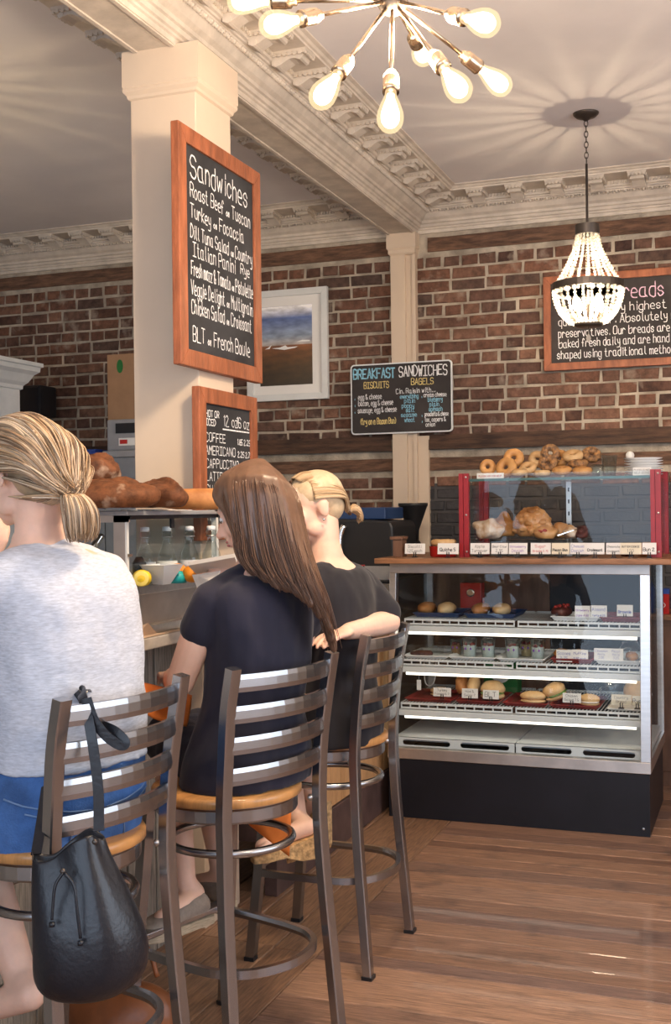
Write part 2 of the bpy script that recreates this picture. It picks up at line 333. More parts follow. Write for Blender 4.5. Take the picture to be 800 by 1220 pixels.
def empty(name, loc=(0, 0, 0), rz=0, label=None, cat=None, group=None, kind=None):
    o = bpy.data.objects.new(name, None); o.empty_display_size = .05; COL.objects.link(o); o.location = loc; o.rotation_euler = (0, 0, rz)
    return tag(o, label, cat, group, kind)
def copy_tree(o, parent=None):
    c = o.copy(); COL.objects.link(c)
    if parent: c.parent = parent
    for ch in list(o.children): copy_tree(ch, c)
    return c
def inst(name, me, parent, loc, rz=0, sc=None):
    o = bpy.data.objects.new(name, me); COL.objects.link(o); o.location = loc; o.rotation_euler = (0, 0, rz)
    if sc: o.scale = sc
    if parent: o.parent = parent
    return o
def catmull(P, n):
    P = [V(p) for p in P]; Q = [P[0]*2-P[1]]+P+[P[-1]*2-P[-2]]; out = []
    for i in range(len(P)-1):
        a, b, c, d = Q[i:i+4]
        for k in range(n):
            t = k/n; out.append(.5*((2*b)+(c-a)*t+(2*a-5*b+4*c-d)*t*t+(3*b-a-3*c+d)*t**3))
    return out+[P[-1]]
# ------------------------------------------------------------------ hand lettering (single stroke glyphs, y: 2 = base line, 6 = x height, 8 = cap)
G = dict(l.split('=', 1) for l in '''A=022842|1434
B=02083847463505|35444332 02
C=4738180703123243
D=020828464422 02
E=48080242|0535
F=480802|0535
G=47381807031232434525
H=0208|4248|0545
I=0848|2822|0242
J=4843321203
K=0208|480542
L=080242
M=0208254842
N=02084248
O=180703123243473818
P=02083847463505
Q=180703123243473818|2442
R=02083847463505|2542
S=473818070615354443321203
T=0848|2822
U=080312324348
V=082248
W=0812263248
X=0842|4802
Y=082548|2522
Z=08480242
a=361605031232|363342
b=08023243453605
c=352616050312 2233
d=38321203051636
e=043435261605031232
f=372817 12|0525
g=361605031232|3631201001
h=0802|0516263532
i=1612|1718
j=26211000|2728
k=0802|360432
l=181322
m=0602|05162522|25364542
n=0602|0516263532
o=160503122233352616
p=0600|062635332202
q=3630|361605031232
r=0602|04162635
s=352616051424332212 03
t=18132232|0626
u=0603122233|3632
v=062236
w=0612253246
x=0632|3602
y=061333|36312000
z=06360232
0=180703122233372818
1=071812
2=0718283736 0242
3=071828372635332212 03
4=32380444
5=380805253433220 2
6=372818070312223334 2505
7=083812
8=150607182837362515040312 22333425
9=351506071828373322 12
.=1213
,=1201
&=4206071827031222 44
(=28161422
)=08262412
-=0525
$=372818073422|2921
/=0238
!=1814|1312
*=1403122314|3432|33444342
'=1817'''.split('\n'))
def text_quads(mb, txt, o, u, v, n, h, wfac=1.0, thick=.006, jit=.12, slant=.0, rnd=None):
    """txt written from point o along u, capital height h"""
    rnd = rnd or random; k = h/6; x = 0; o, u, v, n = V(o), V(u), V(v), V(n)
    for ch in txt:
        if ch == ' ': x += 2.6; continue
        g = G.get(ch)
        if g is None: x += 2; continue
        mx = 0; dy = rnd.uniform(-jit, jit)*1.5
        for st in g.split('|'):
            st = st.replace(' ', ''); pts = []
            for i in range(0, len(st)-1, 2):
                a, b = int(st[i]), int(st[i+1])-2; mx = max(mx, a)
                a += rnd.uniform(-jit, jit); b += rnd.uniform(-jit, jit)+dy
                pts.append(o+u*((x+a+b*slant)*k*wfac)+v*(b*k)+n*.0006)
            if len(pts) > 3 and ch not in 'AEFHIKLMNTVWXYZ147z': pts = [p for p in catmull(pts, 2)]
            for p, q in zip(pts, pts[1:]):
                d = q-p
                if d.length < 1e-6: d = u*thick
                e = d.normalized(); s_ = n.cross(e).normalized()*thick*.37; p2, q2 = p-e*thick*.35, q+e*thick*.35
                k_ = n*((len(mb.b.faces) % 40)*1.5e-5); mb.add([p2-s_+k_, q2-s_+k_, q2+s_+k_, p2+s_+k_], ((0, 1, 2, 3),))
        x += mx+1.5
    return x*k*wfac
def text_width(txt, h, wfac=1.0):
    x = 0
    for ch in txt:
        if ch == ' ': x += 2.6; continue
        g = G.get(ch)
        x += 2 if g is None else max(int(c) for st in g.split('|') for c in st.replace(' ', '')[::2])+1.5
    return x*h/6*wfac
def write(name, lines, parent, o, u, v, n, m='chalk', fit=None, **kw):
    """lines: (text, x, y, height[, width]) in board coordinates; one mesh"""
    mb = MB()
    for L in lines:
        t, x, y, h = L[:4]; wf = 1.0
        if len(L) > 4: wf = L[4]/text_width(t, h)
        text_quads(mb, t, V(o)+V(u)*x+V(v)*y, u, v, n, h, wf, **kw)
    return tag(mb.build(name, m, parent), kind='stuff')
# ================================================================== SETTING
YW, ZC, ZB = 6.70, 3.285, 3.096            # back wall, ceiling, underside of the beam
BX0, BX1 = -2.077, -1.930                  # beam soffit
YF = -1.9                                  # shopfront
# ---- floor: boards run along the back wall, and along the counter on the customers' left
floor = MB().box((-6, YF, -.10), (2.9, YW+.15, -.012)).build('floor', 'gap'); tag(floor, kind='structure')
rnd = random.Random(3)
def board(mb, x0, y0, x1, y1, r):
    z = r.uniform(-.0015, .0015); e = .0016; c = .003
    a = [(x0+e, y0+e), (x1-e, y0+e), (x1-e, y1-e), (x0+e, y1-e)]; b = [(x0+e+c, y0+e+c), (x1-e-c, y0+e+c), (x1-e-c, y1-e-c), (x0+e+c, y1-e-c)]
    mb.add([(x, y, -.012) for x, y in a]+[(x, y, z-c) for x, y in a]+[(x, y, z) for x, y in b],
           [(0, 1, 5, 4), (1, 2, 6, 5), (2, 3, 7, 6), (3, 0, 4, 7), (4, 5, 9, 8), (5, 6, 10, 9), (6, 7, 11, 10), (7, 4, 8, 11), (8, 9, 10, 11)])
XS = -1.396
y = 2.0
rest = MB()
while y < YW:
    w = rnd.choice((.085, .10, .115, .13, .15, .16)); x = XS
    while x < 2.9:
        l = rnd.uniform(1.1, 2.6); x1 = min(2.9, x+l)
        if y > 2.45 and x < .8 and y < 5.6:
            mb = MB(); board(mb, x, y, x1, min(YW, y+w), rnd); mb.build('plank', 'plank', floor)
        else: board(rest, x, y, x1, min(YW, y+w), rnd)
        x = x1
    y += w
y = YF
while y < 2.0:
    w = .13; board(rest, XS, y, 2.9, min(2.0, y+w), rnd); y += w
o = rest.build('floor_boards', 'plank', floor); tag(o, kind='stuff')
rest = MB(); x = XS
while x > -5.9:
    w = rnd.choice((.11, .13, .15, .17)) if x < XS-.01 else .165; y = rnd.uniform(1.0, 1.8)
    board(rest, x-w, YF, x, y, rnd)
    while y < YW:
        y1 = min(YW, y+rnd.uniform(1.4, 2.6))
        if x > -2.1 and y < 5.4: mb = MB(); board(mb, x-w, y, x, y1, rnd); mb.build('plank', 'plank_y', floor)
        else: board(rest, x-w, y, x, y1, rnd)
        y = y1
    x -= w
o = rest.build('floor_boards', 'plank_y', floor); tag(o, kind='stuff')
# ---- ceiling
ceil = MB().box((-6, YF, ZC), (2.9, YW+.15, ZC+.1)).build('ceiling', 'ceiling'); tag(ceil, kind='structure')
# ---- back wall, brick by brick
CH, JT = .0722, .0155
def brick_mesh(l, h, seed, m):
    r = random.Random(seed); d = .045; j = lambda a=.0035: r.uniform(-a, a)
    a = [(-l/2+j(), -h/2+j()), (l/2+j(), -h/2+j()), (l/2+j(), h/2+j()), (-l/2+j(), h/2+j())]; c = .005
    b = [(x*(1-2*c/l)+j(.0015), z*(1-2*c/h)+j(.0015)) for x, z in a]; f = r.uniform(-.003, .003)
    mb = MB(); mb.add([(x, .02, z) for x, z in a]+[(x, f+.004, z) for x, z in a]+[(x, f-.001+j(.0015), z) for x, z in b],
                      [(0, 1, 5, 4), (1, 2, 6, 5), (2, 3, 7, 6), (3, 0, 4, 7), (4, 5, 9, 8), (5, 6, 10, 9), (6, 7, 11, 10), (7, 4, 8, 11), (8, 9, 10, 11)])
    bmesh.ops.recalc_face_normals(mb.b, faces=mb.b.faces)
    me = bpy.data.meshes.new('brick'); mb.b.to_mesh(me); mb.b.free(); me.materials.append(M[m]); return me
ST = {m: [brick_mesh(.198, .0575, i, m) for i in range(7)] for m in ('brick', 'brick_dark')}
HD = {m: [brick_mesh(.094, .0575, 50+i, m) for i in range(6)] for m in ('brick', 'brick_dark')}
def wall(name, x0, x1, vis, seed, dark_below):
    r = random.Random(seed)
    base = MB().box((x0, YW+.004, 0), (x1, YW+.15, ZC)).build(name, 'mortar'); tag(base, kind='structure')
    if dark_below:
        MB().box((x0, YW+.0025, 0), (x1, YW+.01, 1.612)).build('painted_mortar', 'mortar_dark', base)
    rest = {'brick': MB(), 'brick_dark': MB()}; n = 0; row = 0; z = .36; cand = []
    while z < 3.0:
        zc = z+CH/2; hdr = row % 4 == 3
        if not (1.80 < zc < 1.91 or 1.685 < zc < 1.772 or zc > 2.985):
            x = x0-(0 if row % 2 else .107)-(.054 if hdr else 0)
            while x < x1:
                short = hdr or r.random() < .22; l = .094 if short else .198
                m = 'brick_dark' if zc < 1.612 and dark_below else 'brick'
                xa, xb = max(x, x0), min(x+l, x1)
                if xb-xa > .04: cand.append((xa, xb, zc+r.uniform(-.002, .002), m, short, xb-xa < l-.001))
                x += l+JT+r.uniform(-.002, .003)
        row += 1; z += CH
    for xa, xb, zc, m, short, cut in sorted(cand, key=lambda q: -((q[1]-q[0]) if vis(q) else 0)):
        me = r.choice((HD if short else ST)[m]); l = .094 if short else .198; loc = ((xa+xb)/2, YW-.004, zc); sc = ((xb-xa)/l, 1, 1)
        if n < 298 and vis((xa, xb, zc)):
            inst('brick', me, base, loc, 0, sc); n += 1
        else:
            q = me.vertices; rest[m].add([(loc[0]+v.co.x*sc[0], loc[1]+v.co.y, loc[2]+v.co.z) for v in q], [tuple(p.vertices) for p in me.polygons])
    for m, b in rest.items():
        if len(b.b.verts): tag(b.build('brickwork', m, base), kind='stuff')
    return base
wall_back = wall('wall_back', -1.93, 2.9, lambda q: 1.15 < q[2] and q[1] > -1.86 and q[0] < -.26, 5, True)
wall_far = wall('wall_back_left', -6.0, -2.0, lambda q: 1.25 < q[2] and q[0] > -4.45, 9, False)
# timber nailers in the brickwork
def plank_trim(name, x0, x1, z0, z1, out, seed, m='timber'):
    mb = MB(); n = max(2, int((x1-x0)/.12))
    top = [V((x0+(x1-x0)*i/n, YW-out, z1)) for i in range(n+1)]
    for i in range(n):
        a, b = x0+(x1-x0)*i/n, x0+(x1-x0)*(i+1)/n
        f = lambda x, z: V((x, YW-out+.006*noise.noise((x*5, z*20, seed)), z+.004*noise.noise((x*4, z*9, seed+3))))
        mb.add([f(a, z0), f(b, z0), f(b, z1), f(a, z1), V((a, YW+.02, z0)), V((b, YW+.02, z0)), V((b, YW+.02, z1)), V((a, YW+.02, z1))], ((0, 1, 2, 3), (3, 2, 6, 7), (0, 4, 5, 1)))
    return tag(mb.build(name, m), kind='structure')
for i, (x0, x1) in enumerate(((-1.86, 2.9), (-6, -2.09))):
    plank_trim('trim_%d' % (3*i+1), x0, x1, 1.812, 1.900, .035, i); plank_trim('trim_%d' % (3*i+2), x0, x1, 1.690, 1.766, .008, i+5, 'timber_brown')
    plank_trim('trim_%d' % (3*i+3), x0, x1, 2.985, 3.07, .008, i+9, 'timber_brown')
# remaining shell
tag(MB().box((2.75, YF, 0), (2.9, YW, .85)).box((2.75, YF, 2.7), (2.9, YW, ZC)).box((2.75, YF, .85), (2.9, 1.0, 2.7)).box((2.75, 4.2, .85), (2.9, YW, 2.7)).build('wall_right', 'cream'), kind='structure')
tag(MB().box((-6, YF, 0), (-5.85, YW, .9)).box((-6, YF, 2.8), (-5.85, YW, ZC)).box((-6, YF, .9), (-5.85, 1.4, 2.8)).box((-6, 3.6, .9), (-5.85, YW, 2.8)).build('wall_left', 'cream'), kind='structure')
tag(MB().box((-6, YF-.15, 0), (2.9, YF, .45)).box((-6, YF-.15, 3.02), (2.9, YF, ZC)).box((-6, YF-.15, .45), (-2.95, YF, 3.02)).box((1.75, YF-.15, .45), (2.9, YF, 3.02)).box((-.66, YF-.15, .45), (-.54, YF, 3.02)).build('wall_front', 'cream'), kind='structure')
wf = tag(MB().box((-2.95, YF-.10, .45), (1.75, YF-.04, .52)).box((-2.95, YF-.10, 2.95), (1.75, YF-.04, 3.02)).build('window_1', 'white_wood'), kind='structure')
for x in (-2.95, -1.85, -.66, .5, 1.68): MB().box((x, YF-.10, .52), (x+.07, YF-.04, 2.95)).build('window_bar', 'white_wood', wf)
# ---- column with its cap
colm = MB().box((-2.112, 3.668, 0), (-1.853, 3.952, ZB-.16)).build('column', 'cream', bevel=.004); tag(colm, kind='structure')
cap = MB()
def ringbox(mb, x0, y0, x1, y1, prof):
    """prof [(out,z)] around a rectangle"""
    rings = [[mb.b.verts.new(p) for p in ((x0-o, y0-o, z), (x1+o, y0-o, z), (x1+o, y1+o, z), (x0-o, y1+o, z))] for o, z in prof]
    for A, B in zip(rings, rings[1:]):
        for i in range(4): mb.b.faces.new((A[i], A[(i+1) % 4], B[(i+1) % 4], B[i]))
    mb.b.faces.new(rings[0][::-1]); mb.b.faces.new(rings[-1])
ringbox(cap, -2.112, 3.668, -1.853, 3.952, [(.001, ZB-.165), (.008, ZB-.160), (.010, ZB-.150), (.020, ZB-.138), (.021, ZB-.128), (.0185, ZB-.126), (.022, ZB-.12), (.022, ZB+.004)])
cap.build('column_cap', 'cream', colm)
# ---- beam and cornices
PROF = [(0, ZB), (.012, ZB), (.014, ZB+.018), (.022, ZB+.022), (.024, ZB+.030), (.034, ZB+.034), (.040, ZB+.048), (.050, ZB+.052), (.052, ZB+.066), (.058, ZB+.070),
        (.070, ZB+.078), (.088, ZB+.100), (.092, ZB+.104), (.092, ZB+.110), (.112, ZB+.112), (.114, ZB+.118), (.122, ZB+.120), (.124, ZB+.128), (.134, ZB+.131), (.136, ZB+.160), (.285, ZB+.162), (.287, ZB+.170),
        (.296, ZB+.172), (.304, ZB+.180), (.320, ZB+.184), (.320, ZC+.002), (0, ZC+.002)]
def mod_mesh():
    """scrolled bracket under a plate with drops; local: x along the wall, y out (negative), hung from z=0"""
    mb = MB(); w = .034
    mb.box((-.050, -.148, -.010), (.050, .004, .002)); mb.box((-.046, -.143, -.016), (.046, .004, -.010))
    side = [(.004, -.016), (-.128, -.016), (-.130, -.024), (-.122, -.032), (-.108, -.034), (-.090, -.028), (-.070, -.030), (-.050, -.040), (-.030, -.050), (-.012, -.052), (.004, -.046)]
    mb.prism([(-w, y, z) for y, z in side], (0, 0, 0), (2*w, 0, 0))
    for k in range(5): mb.box((-.045+k*.0195, -.1475, -.022), (-.045+k*.0195+.011, -.139, -.008))
    for sx in (-1, 1):
        for k in range(6): mb.box((sx*.0465-.004, -.128+k*.022, -.022), (sx*.0465+.004, -.128+k*.022+.012, -.009))
    mb.tube([(-w-.004, -.116, -.026), (w+.004, -.116, -.026)], .0125, 8, up=(0, 1, 0))
    mb.tube([(-w-.004, -.018, -.042), (w+.004, -.018, -.042)], .014, 8, up=(0, 1, 0))
    bmesh.ops.recalc_face_normals(mb.b, faces=mb.b.faces)
    me = bpy.data.meshes.new('modillion'); mb.b.to_mesh(me); mb.b.free(); me.materials.append(M['cornice']); return me
MODM = mod_mesh()
def cornice(name, org, ux, out, length, zoff=0, mods=True, start=.12):
    """run from org along ux, growing towards out"""
    ux, out, org = V(ux), V(out), V(org)
    P = lambda s, p, z: org+ux*s+out*p+V((0, 0, z+zoff))
    mb = MB(); mb.prism([P(0, p, z) for p, z in PROF], (0, 0, 0), ux*length)
    o = tag(mb.build(name, 'cornice'), kind='structure')
    bead = MB(); s = .02; k = 0
    while s < length:
        big = k % 3 == 0; l = .020 if big else .008
        q = Matrix((ux, out, V((0, 0, 1)))).transposed()
        bead.ell(P(s+l/2, .100, ZB+.112), (l/2, .013, .013), 8, 5, rot=q); s += l+.004; k += 1
    tag(bead.build('bead_row', 'cornice', o, smooth=True), kind='stuff')
    dn = MB(); s = .01
    while s < length:
        a = [P(s+i*.009, p, z) for i in (0, 1) for p, z in ((.130, ZB+.143), (.147, ZB+.143), (.147, ZB+.158), (.130, ZB+.158))]
        dn.add(a, ((0, 1, 2, 3), (4, 7, 6, 5), (0, 4, 5, 1), (1, 5, 6, 2), (2, 6, 7, 3), (3, 7, 4, 0))); s += .018
    tag(dn.build('dentil_row', 'cornice', o), kind='stuff')
    if mods:
        rz = math.atan2(ux.y, ux.x)
        flip = (V((math.cos(rz), math.sin(rz), 0)).cross(V((0, 0, 1)))).dot(out) > 0     # local -y must point outwards
        s = start
        while s < length-.05:
            m = inst('modillion', MODM, o, P(s, .134, ZB+.161), rz if flip else rz+math.pi); s += .222
    return o
beam = MB().box((BX0, YF, ZB), (BX1, YW, ZC)).build('trim_7', 'cornice'); tag(beam, kind='structure')
lip = MB()
for x in (BX0, BX1): lip.box((x-.008, YF, ZB-.006), (x+.008, YW, ZB+.01))
lip.build('soffit_lip', 'cornice', beam)
cornice('trim_8', (BX1, YF, 0), (0, 1, 0), (1, 0, 0), YW-YF, start=.165)
cornice('trim_9', (BX1, YW, 0), (1, 0, 0), (0, -1, 0), 2.9-BX1, start=.42)
cornice('trim_10', (BX0, YF, 0), (0, 1, 0), (-1, 0, 0), YW-YF, start=.165)
cornice('trim_11', (-6, YW, 0), (1, 0, 0), (0, -1, 0), BX0+6, start=.11)
cornice('trim_12', (2.75, YF, 0), (0, 1, 0), (-1, 0, 0), YW-YF, mods=False)
# ---- pilaster on the back wall
pil = MB().box((-2.075, YW-.065, 0), (-1.985, YW+.02, 2.98)).build('trim_13', 'cream', bevel=.003); tag(pil, kind='structure')
mb = MB(); mb.box((-1.985, YW-.042, 0), (-1.945, YW+.02, 2.98)); mb.box((-1.945, YW-.055, 0), (-1.925, YW+.02, 2.98)); mb.box((-1.925, YW-.03, 0), (-1.862, YW+.02, 1.885)); mb.box((-1.925, YW-.034, 1.872), (-1.856, YW+.02, 1.895))
mb.build('pilaster_moulding', 'cream', pil)
mb = MB(); ringbox(mb, -2.075, YW-.065, -1.93, YW+.02, [(.001, 2.97), (.010, 2.98), (.010, 3.0), (.018, 3.01), (.018, ZB+.003)]); mb.build('pilaster_cap', 'cream', pil)
# ================================================================== LAMPS
def sputnik():
    hub = D(468, 0, 2.9); t = empty('starburst_chandelier', (hub.x, hub.y, ZC), 0, 'starburst ceiling lamp with bare pear bulbs on metal arms from one hub', 'lamp')
    o = V((hub.x, hub.y, ZC)); h = hub-o
    MB().lathe([(0, .001), (.07, .001), (.07, -.012), (.05, -.024), (.012, -.03), (0, -.03)]).build('canopy', 'brass', t, True)
    MB().tube([(0, 0, -.02), tuple(h)], .008, 10, up=(0, 1, 0)).build('stem', 'brass', t, True)
    MB().lathe([(0, .04), (.018, .04), (.03, .03), (.038, .012), (.038, -.012), (.028, -.03), (.012, -.038), (0, -.04)], h).build('hub', 'bronze', t, True)
    L = .43
    tips = [((272, 2), .02), ((313, 32), -.16), ((377, 124), -.22), ((465, 154), -.25), ((554, 115), -.30), ((606, 108), .16), ((507, 70), .37), ((590, 30), -.28),
            ((390, -70), .25), ((600, -80), .28), ((480, -120), -.28), ((330, -110), -.22), ((440, 60), .39)]
    for (px, py), dd in tips[:12]:
        g = D(px, py, 1)-CPOS; q_ = CPOS-hub; A_, B2, C_ = g.dot(g), 2*g.dot(q_), q_.dot(q_)-L*L; ds = max(0, B2*B2-4*A_*C_)**.5
        a = CPOS+g*((-B2+(ds if dd > 0 else -ds))/(2*A_)); d = (a-hub).normalized(); q = V((0, 0, 1)).rotation_difference(d)
        arm = MB().tube([tuple(h+d*.03), tuple(h+d*(L-.17))], .0055, 8, up=(.3, .5, .1)).build('arm', 'brass', t, True)
        s = MB(); s.lathe([(.006, L-.185), (.012, L-.182), (.012, L-.172), (.0185, L-.168), (.0195, L-.155), (.0195, L-.128), (.0205, L-.126), (.0205, L-.118), (.0, L-.118)], h, 16, d); s.build('socket', 'brass', arm, True)
        pb = [(0, L-.120), (.0135, L-.120), (.014, L-.108), (.0175, L-.095), (.024, L-.075), (.030, L-.052), (.032, L-.036), (.030, L-.020), (.023, L-.008), (.012, L-.001), (0, L)]
        b = MB().lathe(pb, h, 20, d).build('bulb', 'bulb_envelope', arm, True); MB().lathe([(r*.70, L-.055+(z_-L+.055)*.80) for r, z_ in pb], h, 16, d).build('bulb_glow', 'bulb', arm, True)
    return t
sputnik()
point('starburst_glow', D(468, 0, 2.9)+V((.02, .02, -.1)), 105, (1, .76, .52), .12)
point('added_warm_fill_near', (.9, 1.2, 2.62), 60, (1, .78, .55), .12)  # unseen warm uplight added to brighten the ceiling; no fixture hangs here
point('added_warm_fill_right', (1.5, 4.6, 2.62), 24, (1, .78, .55), .12)  # another added fill out of view on the right, without a lamp body
def crystal(c, label):
    t = empty('crystal_chandelier', (c.x, c.y, ZC), 0, label, 'lamp')
    z = lambda v: v-ZC
    MB().lathe([(0, .001), (.06, .001), (.058, -.006), (.045, -.018), (.02, -.026), (.008, -.036), (0, -.036)], seg=32).build('canopy', 'bronze', t, True)
    for i in range(8):
        rot = Matrix.Rotation(math.pi/2, 3, 'X') if i % 2 == 0 else Matrix.Rotation(math.pi/2, 3, 'Z')@Matrix.Rotation(math.pi/2, 3, 'X')
        MB().torus((0, 0, -.048-i*.0245), .0085, .0022, 14, 6, rot=rot@Matrix.Diagonal((1, 1.85, 1)).to_3x3()).build('chain_link', 'bronze', t, True)
    MB().tube([(0, 0, z(3.05)), (0, 0, z(2.30))], .006, 8, up=(0, 1, 0)).build('stem', 'bronze', t, True)
    def band(name, zz, r, h): MB().lathe([(r-.003, zz-h/2), (r, zz-h/2), (r, zz+h/2), (r-.003, zz+h/2), (r-.003, zz-h/2)], seg=40).build(name, 'bronze', t)
    band('top_band', z(2.745), .056, .045); band('middle_band', z(2.483), .164, .034)
    mb = MB().lathe([(0, z(2.768)), (.014, z(2.768)), (.014, z(2.756)), (0, z(2.756))], seg=16)
    for k in range(4): a = k*math.pi/2; mb.bar((0, 0, z(2.762)), (.055*math.cos(a), .055*math.sin(a), z(2.762)), .006, .004)
    mb.build('top_spider', 'bronze', t)
    MB().lathe([(0, z(2.296)), (.06, z(2.296)), (.066, z(2.302)), (.066, z(2.312)), (.05, z(2.316)), (0, z(2.316))], seg=32).build('bottom_plate', 'bronze', t, True)
    n = 26
    mk = {}
    for kind, path in (('cone', [(.048, 2.725), (.062, 2.66), (.088, 2.60), (.118, 2.545), (.148, 2.497)]), ('bowl', [(.161, 2.466), (.153, 2.42), (.133, 2.37), (.105, 2.335), (.072, 2.312)])):
        pts = catmull([(r, 0, z(h)) for r, h in path], 24); L = [0]
        for a, b in zip(pts, pts[1:]): L.append(L[-1]+(b-a).length)
        mb = MB(); s = .004; step = .0148
        while s < L[-1]:
            i = max(k for k in range(len(L)) if L[k] <= s); mb.ell(pts[i], (.0074, .0074, .0070), 7, 5); s += step
        bmesh.ops.recalc_face_normals(mb.b, faces=mb.b.faces); me = bpy.data.meshes.new('bead_strand'); mb.b.to_mesh(me); mb.b.free(); me.materials.append(M['crystal']); mk[kind] = me
        m_ = 18 if kind == 'cone' else n
        for k in range(m_): inst('bead_strand', me, t, (0, 0, 0), 2*math.pi*(k+(.5 if kind == 'bowl' else 0))/m_)
    ring = MB()
    for k in range(44): a = 2*math.pi*k/44; ring.ell((.158*math.cos(a), .158*math.sin(a), z(2.455)), .008, 7, 5)
    ring.build('bead_ring', 'crystal', t)
    MB().tube([(0, 0, z(2.30)), (0, 0, z(2.262))], .0012, 6, up=(0, 1, 0)).build('drop_wire', 'bronze', t)
    MB().lathe([(0, z(2.228)), (.008, z(2.232)), (.0115, z(2.241)), (.009, z(2.252)), (.003, z(2.262)), (0, z(2.264))], seg=10).build('crystal_drop', 'crystal', t)
    for k in range(4):
        a = math.pi/4+k*math.pi/2; x, y = .07*math.cos(a), .07*math.sin(a)
        s = MB().lathe([(0, z(2.325)), (.012, z(2.325)), (.012, z(2.365)), (0, z(2.365))], (x, y, 0), 12).build('candle_holder', 'brass', t, True)
        MB().tube([(0, 0, z(2.335)), (x, y, z(2.335))], .004, 6).build('holder_arm', 'bronze', s)
        MB().lathe([(0, z(2.365)), (.007, z(2.368)), (.016, z(2.39)), (.014, z(2.412)), (.004, z(2.438)), (0, z(2.44))], (x, y, 0), 12).build('bulb', 'bulb_small', s, True)
    return c
cc = crystal(V((-.756, 5.481, 0)), 'beaded basket pendant lamp with bronze bands on a chain over the pastry case')
c2_ = crystal(V((-3.36, 4.02, 0)), 'beaded basket pendant lamp with bronze bands in the far room beside the hutch')
point('chandelier_glow', (cc.x, cc.y, 2.40), 60, (1, .78, .52), .02)
point('chandelier_candles', (cc.x, cc.y, 2.53), 65, (1, .78, .52), .008)
point('far_room_candles', (c2_.x, c2_.y, 2.53), 45, (1, .74, .42), .008)
point('far_room_glow', (c2_.x, c2_.y, 2.40), 20, (1, .74, .42), .02)
# ================================================================== BOARDS ON WALLS
def framed(name, label, o, u, v, n, w, h, fw, fd, m='slate', cat='chalkboard'):
    """o lower left front corner of the frame, u right, v up, n towards viewer"""
    o, u, v, n = map(V, (o, u, v, n)); t = empty(name, o-n*fd, 0, label, cat); P = lambda x, y, z: u*x+v*y+n*(z+fd)
    mb = MB(); mb.prism([P(fw*.6, fw*.6, -fd), P(w-fw*.6, fw*.6, -fd), P(w-fw*.6, h-fw*.6, -fd), P(fw*.6, h-fw*.6, -fd)], (0, 0, 0), n*(fd*.70)); mb.build('slate' if cat == 'chalkboard' else 'backing', m, t)
    for a, b, c, d in (((0, 0), (w, 0), (w-fw, fw), (fw, fw)), ((w, 0), (w, h), (w-fw, h-fw), (w-fw, fw)), ((w, h), (0, h), (fw, h-fw), (w-fw, h-fw)), ((0, h), (0, 0), (fw, fw), (fw, h-fw))):
        mb = MB(); mb.prism([P(*q, -fd) for q in (a, b, c, d)], (0, 0, 0), n*fd); mb.build('frame_rail', 'frame_wood', t, bevel=.003)
    return t, P, -fd*.30
def wr(name, lines, t, P, zz, u, v, n, m='chalk', **kw):
    return write(name, lines, t, P(0, 0, zz), u, v, n, m, **kw)
ux, uz = (0, 1, 0), (0, 0, 1)
W_, H_ = .675, .815
t, P, zz = framed('sandwich_chalkboard', 'tall chalkboard of sandwiches in a red-brown wooden frame on the cream column', (-1.822, 3.477, 1.955), ux, uz, (1, 0, 0), W_, H_, .058, .03)
wr('heading', [('Sandwiches', .10, .655, .074, .48)], t, P, zz, ux, uz, (1, 0, 0), thick=.0075, rnd=random.Random(1))
wr('menu_lines', [('Roast Beef * Tuscan', .098, .585, .046, .50), ('Turkey * Focaccia', .098, .515, .046, .44), ('Dill Tuna Salad * Country', .096, .445, .044, .515), ('Rye', .50, .395, .036), ('Italian Panini', .112, .385, .048, .35), ('Fresh mozz & Tomato * Pistolette', .098, .318, .046, .515),
    ('Veggie Delight * Multigrain', .096, .252, .046, .515), ('Chicken Salad * Croissant', .098, .187, .046, .50), ('BLT * French Boule', .106, .092, .05, .475)], t, P, zz, ux, uz, (1, 0, 0), thick=.0055, rnd=random.Random(2))
t, P, zz = framed('drinks_chalkboard', 'smaller chalkboard of coffee prices low on the column behind the loaves', (-1.822, 3.608, 1.36), ux, uz, (1, 0, 0), .49, .535, .055, .03)
wr('size_heading', [('HOT OR', .065, .435, .022), ('ICED', .065, .405, .022), ('12 oz', .21, .41, .038), ('16 oz', .32, .41, .038)], t, P, zz, ux, uz, (1, 0, 0), thick=.0045, rnd=random.Random(3))
L = []
for i, (a, b) in enumerate((('COFFEE', '1.85 2.25'), ('AMERICANO', '2.25 2.75'), ('CAPPUCCINO', '3.25 3.75'), ('LATTE', '3.25 3.75'), ('CHAI LATTE', '3.50 4'), ('HOT CHOCOLATE', '3'), ('TEA', '2'))):
    L += [(a, .062, .348-i*.046, .030), (b, .325, .348-i*.046, .020)]
wr('price_lines', L, t, P, zz, ux, uz, (1, 0, 0), thick=.0042, rnd=random.Random(4))
MB().prism([P(.20, .395, zz+.0006), P(.43, .395, zz+.0006), P(.43, .40, zz+.0006), P(.20, .40, zz+.0006)], (0, 0, 0), (.0004, 0, 0)).build('underline', 'chalk', t)
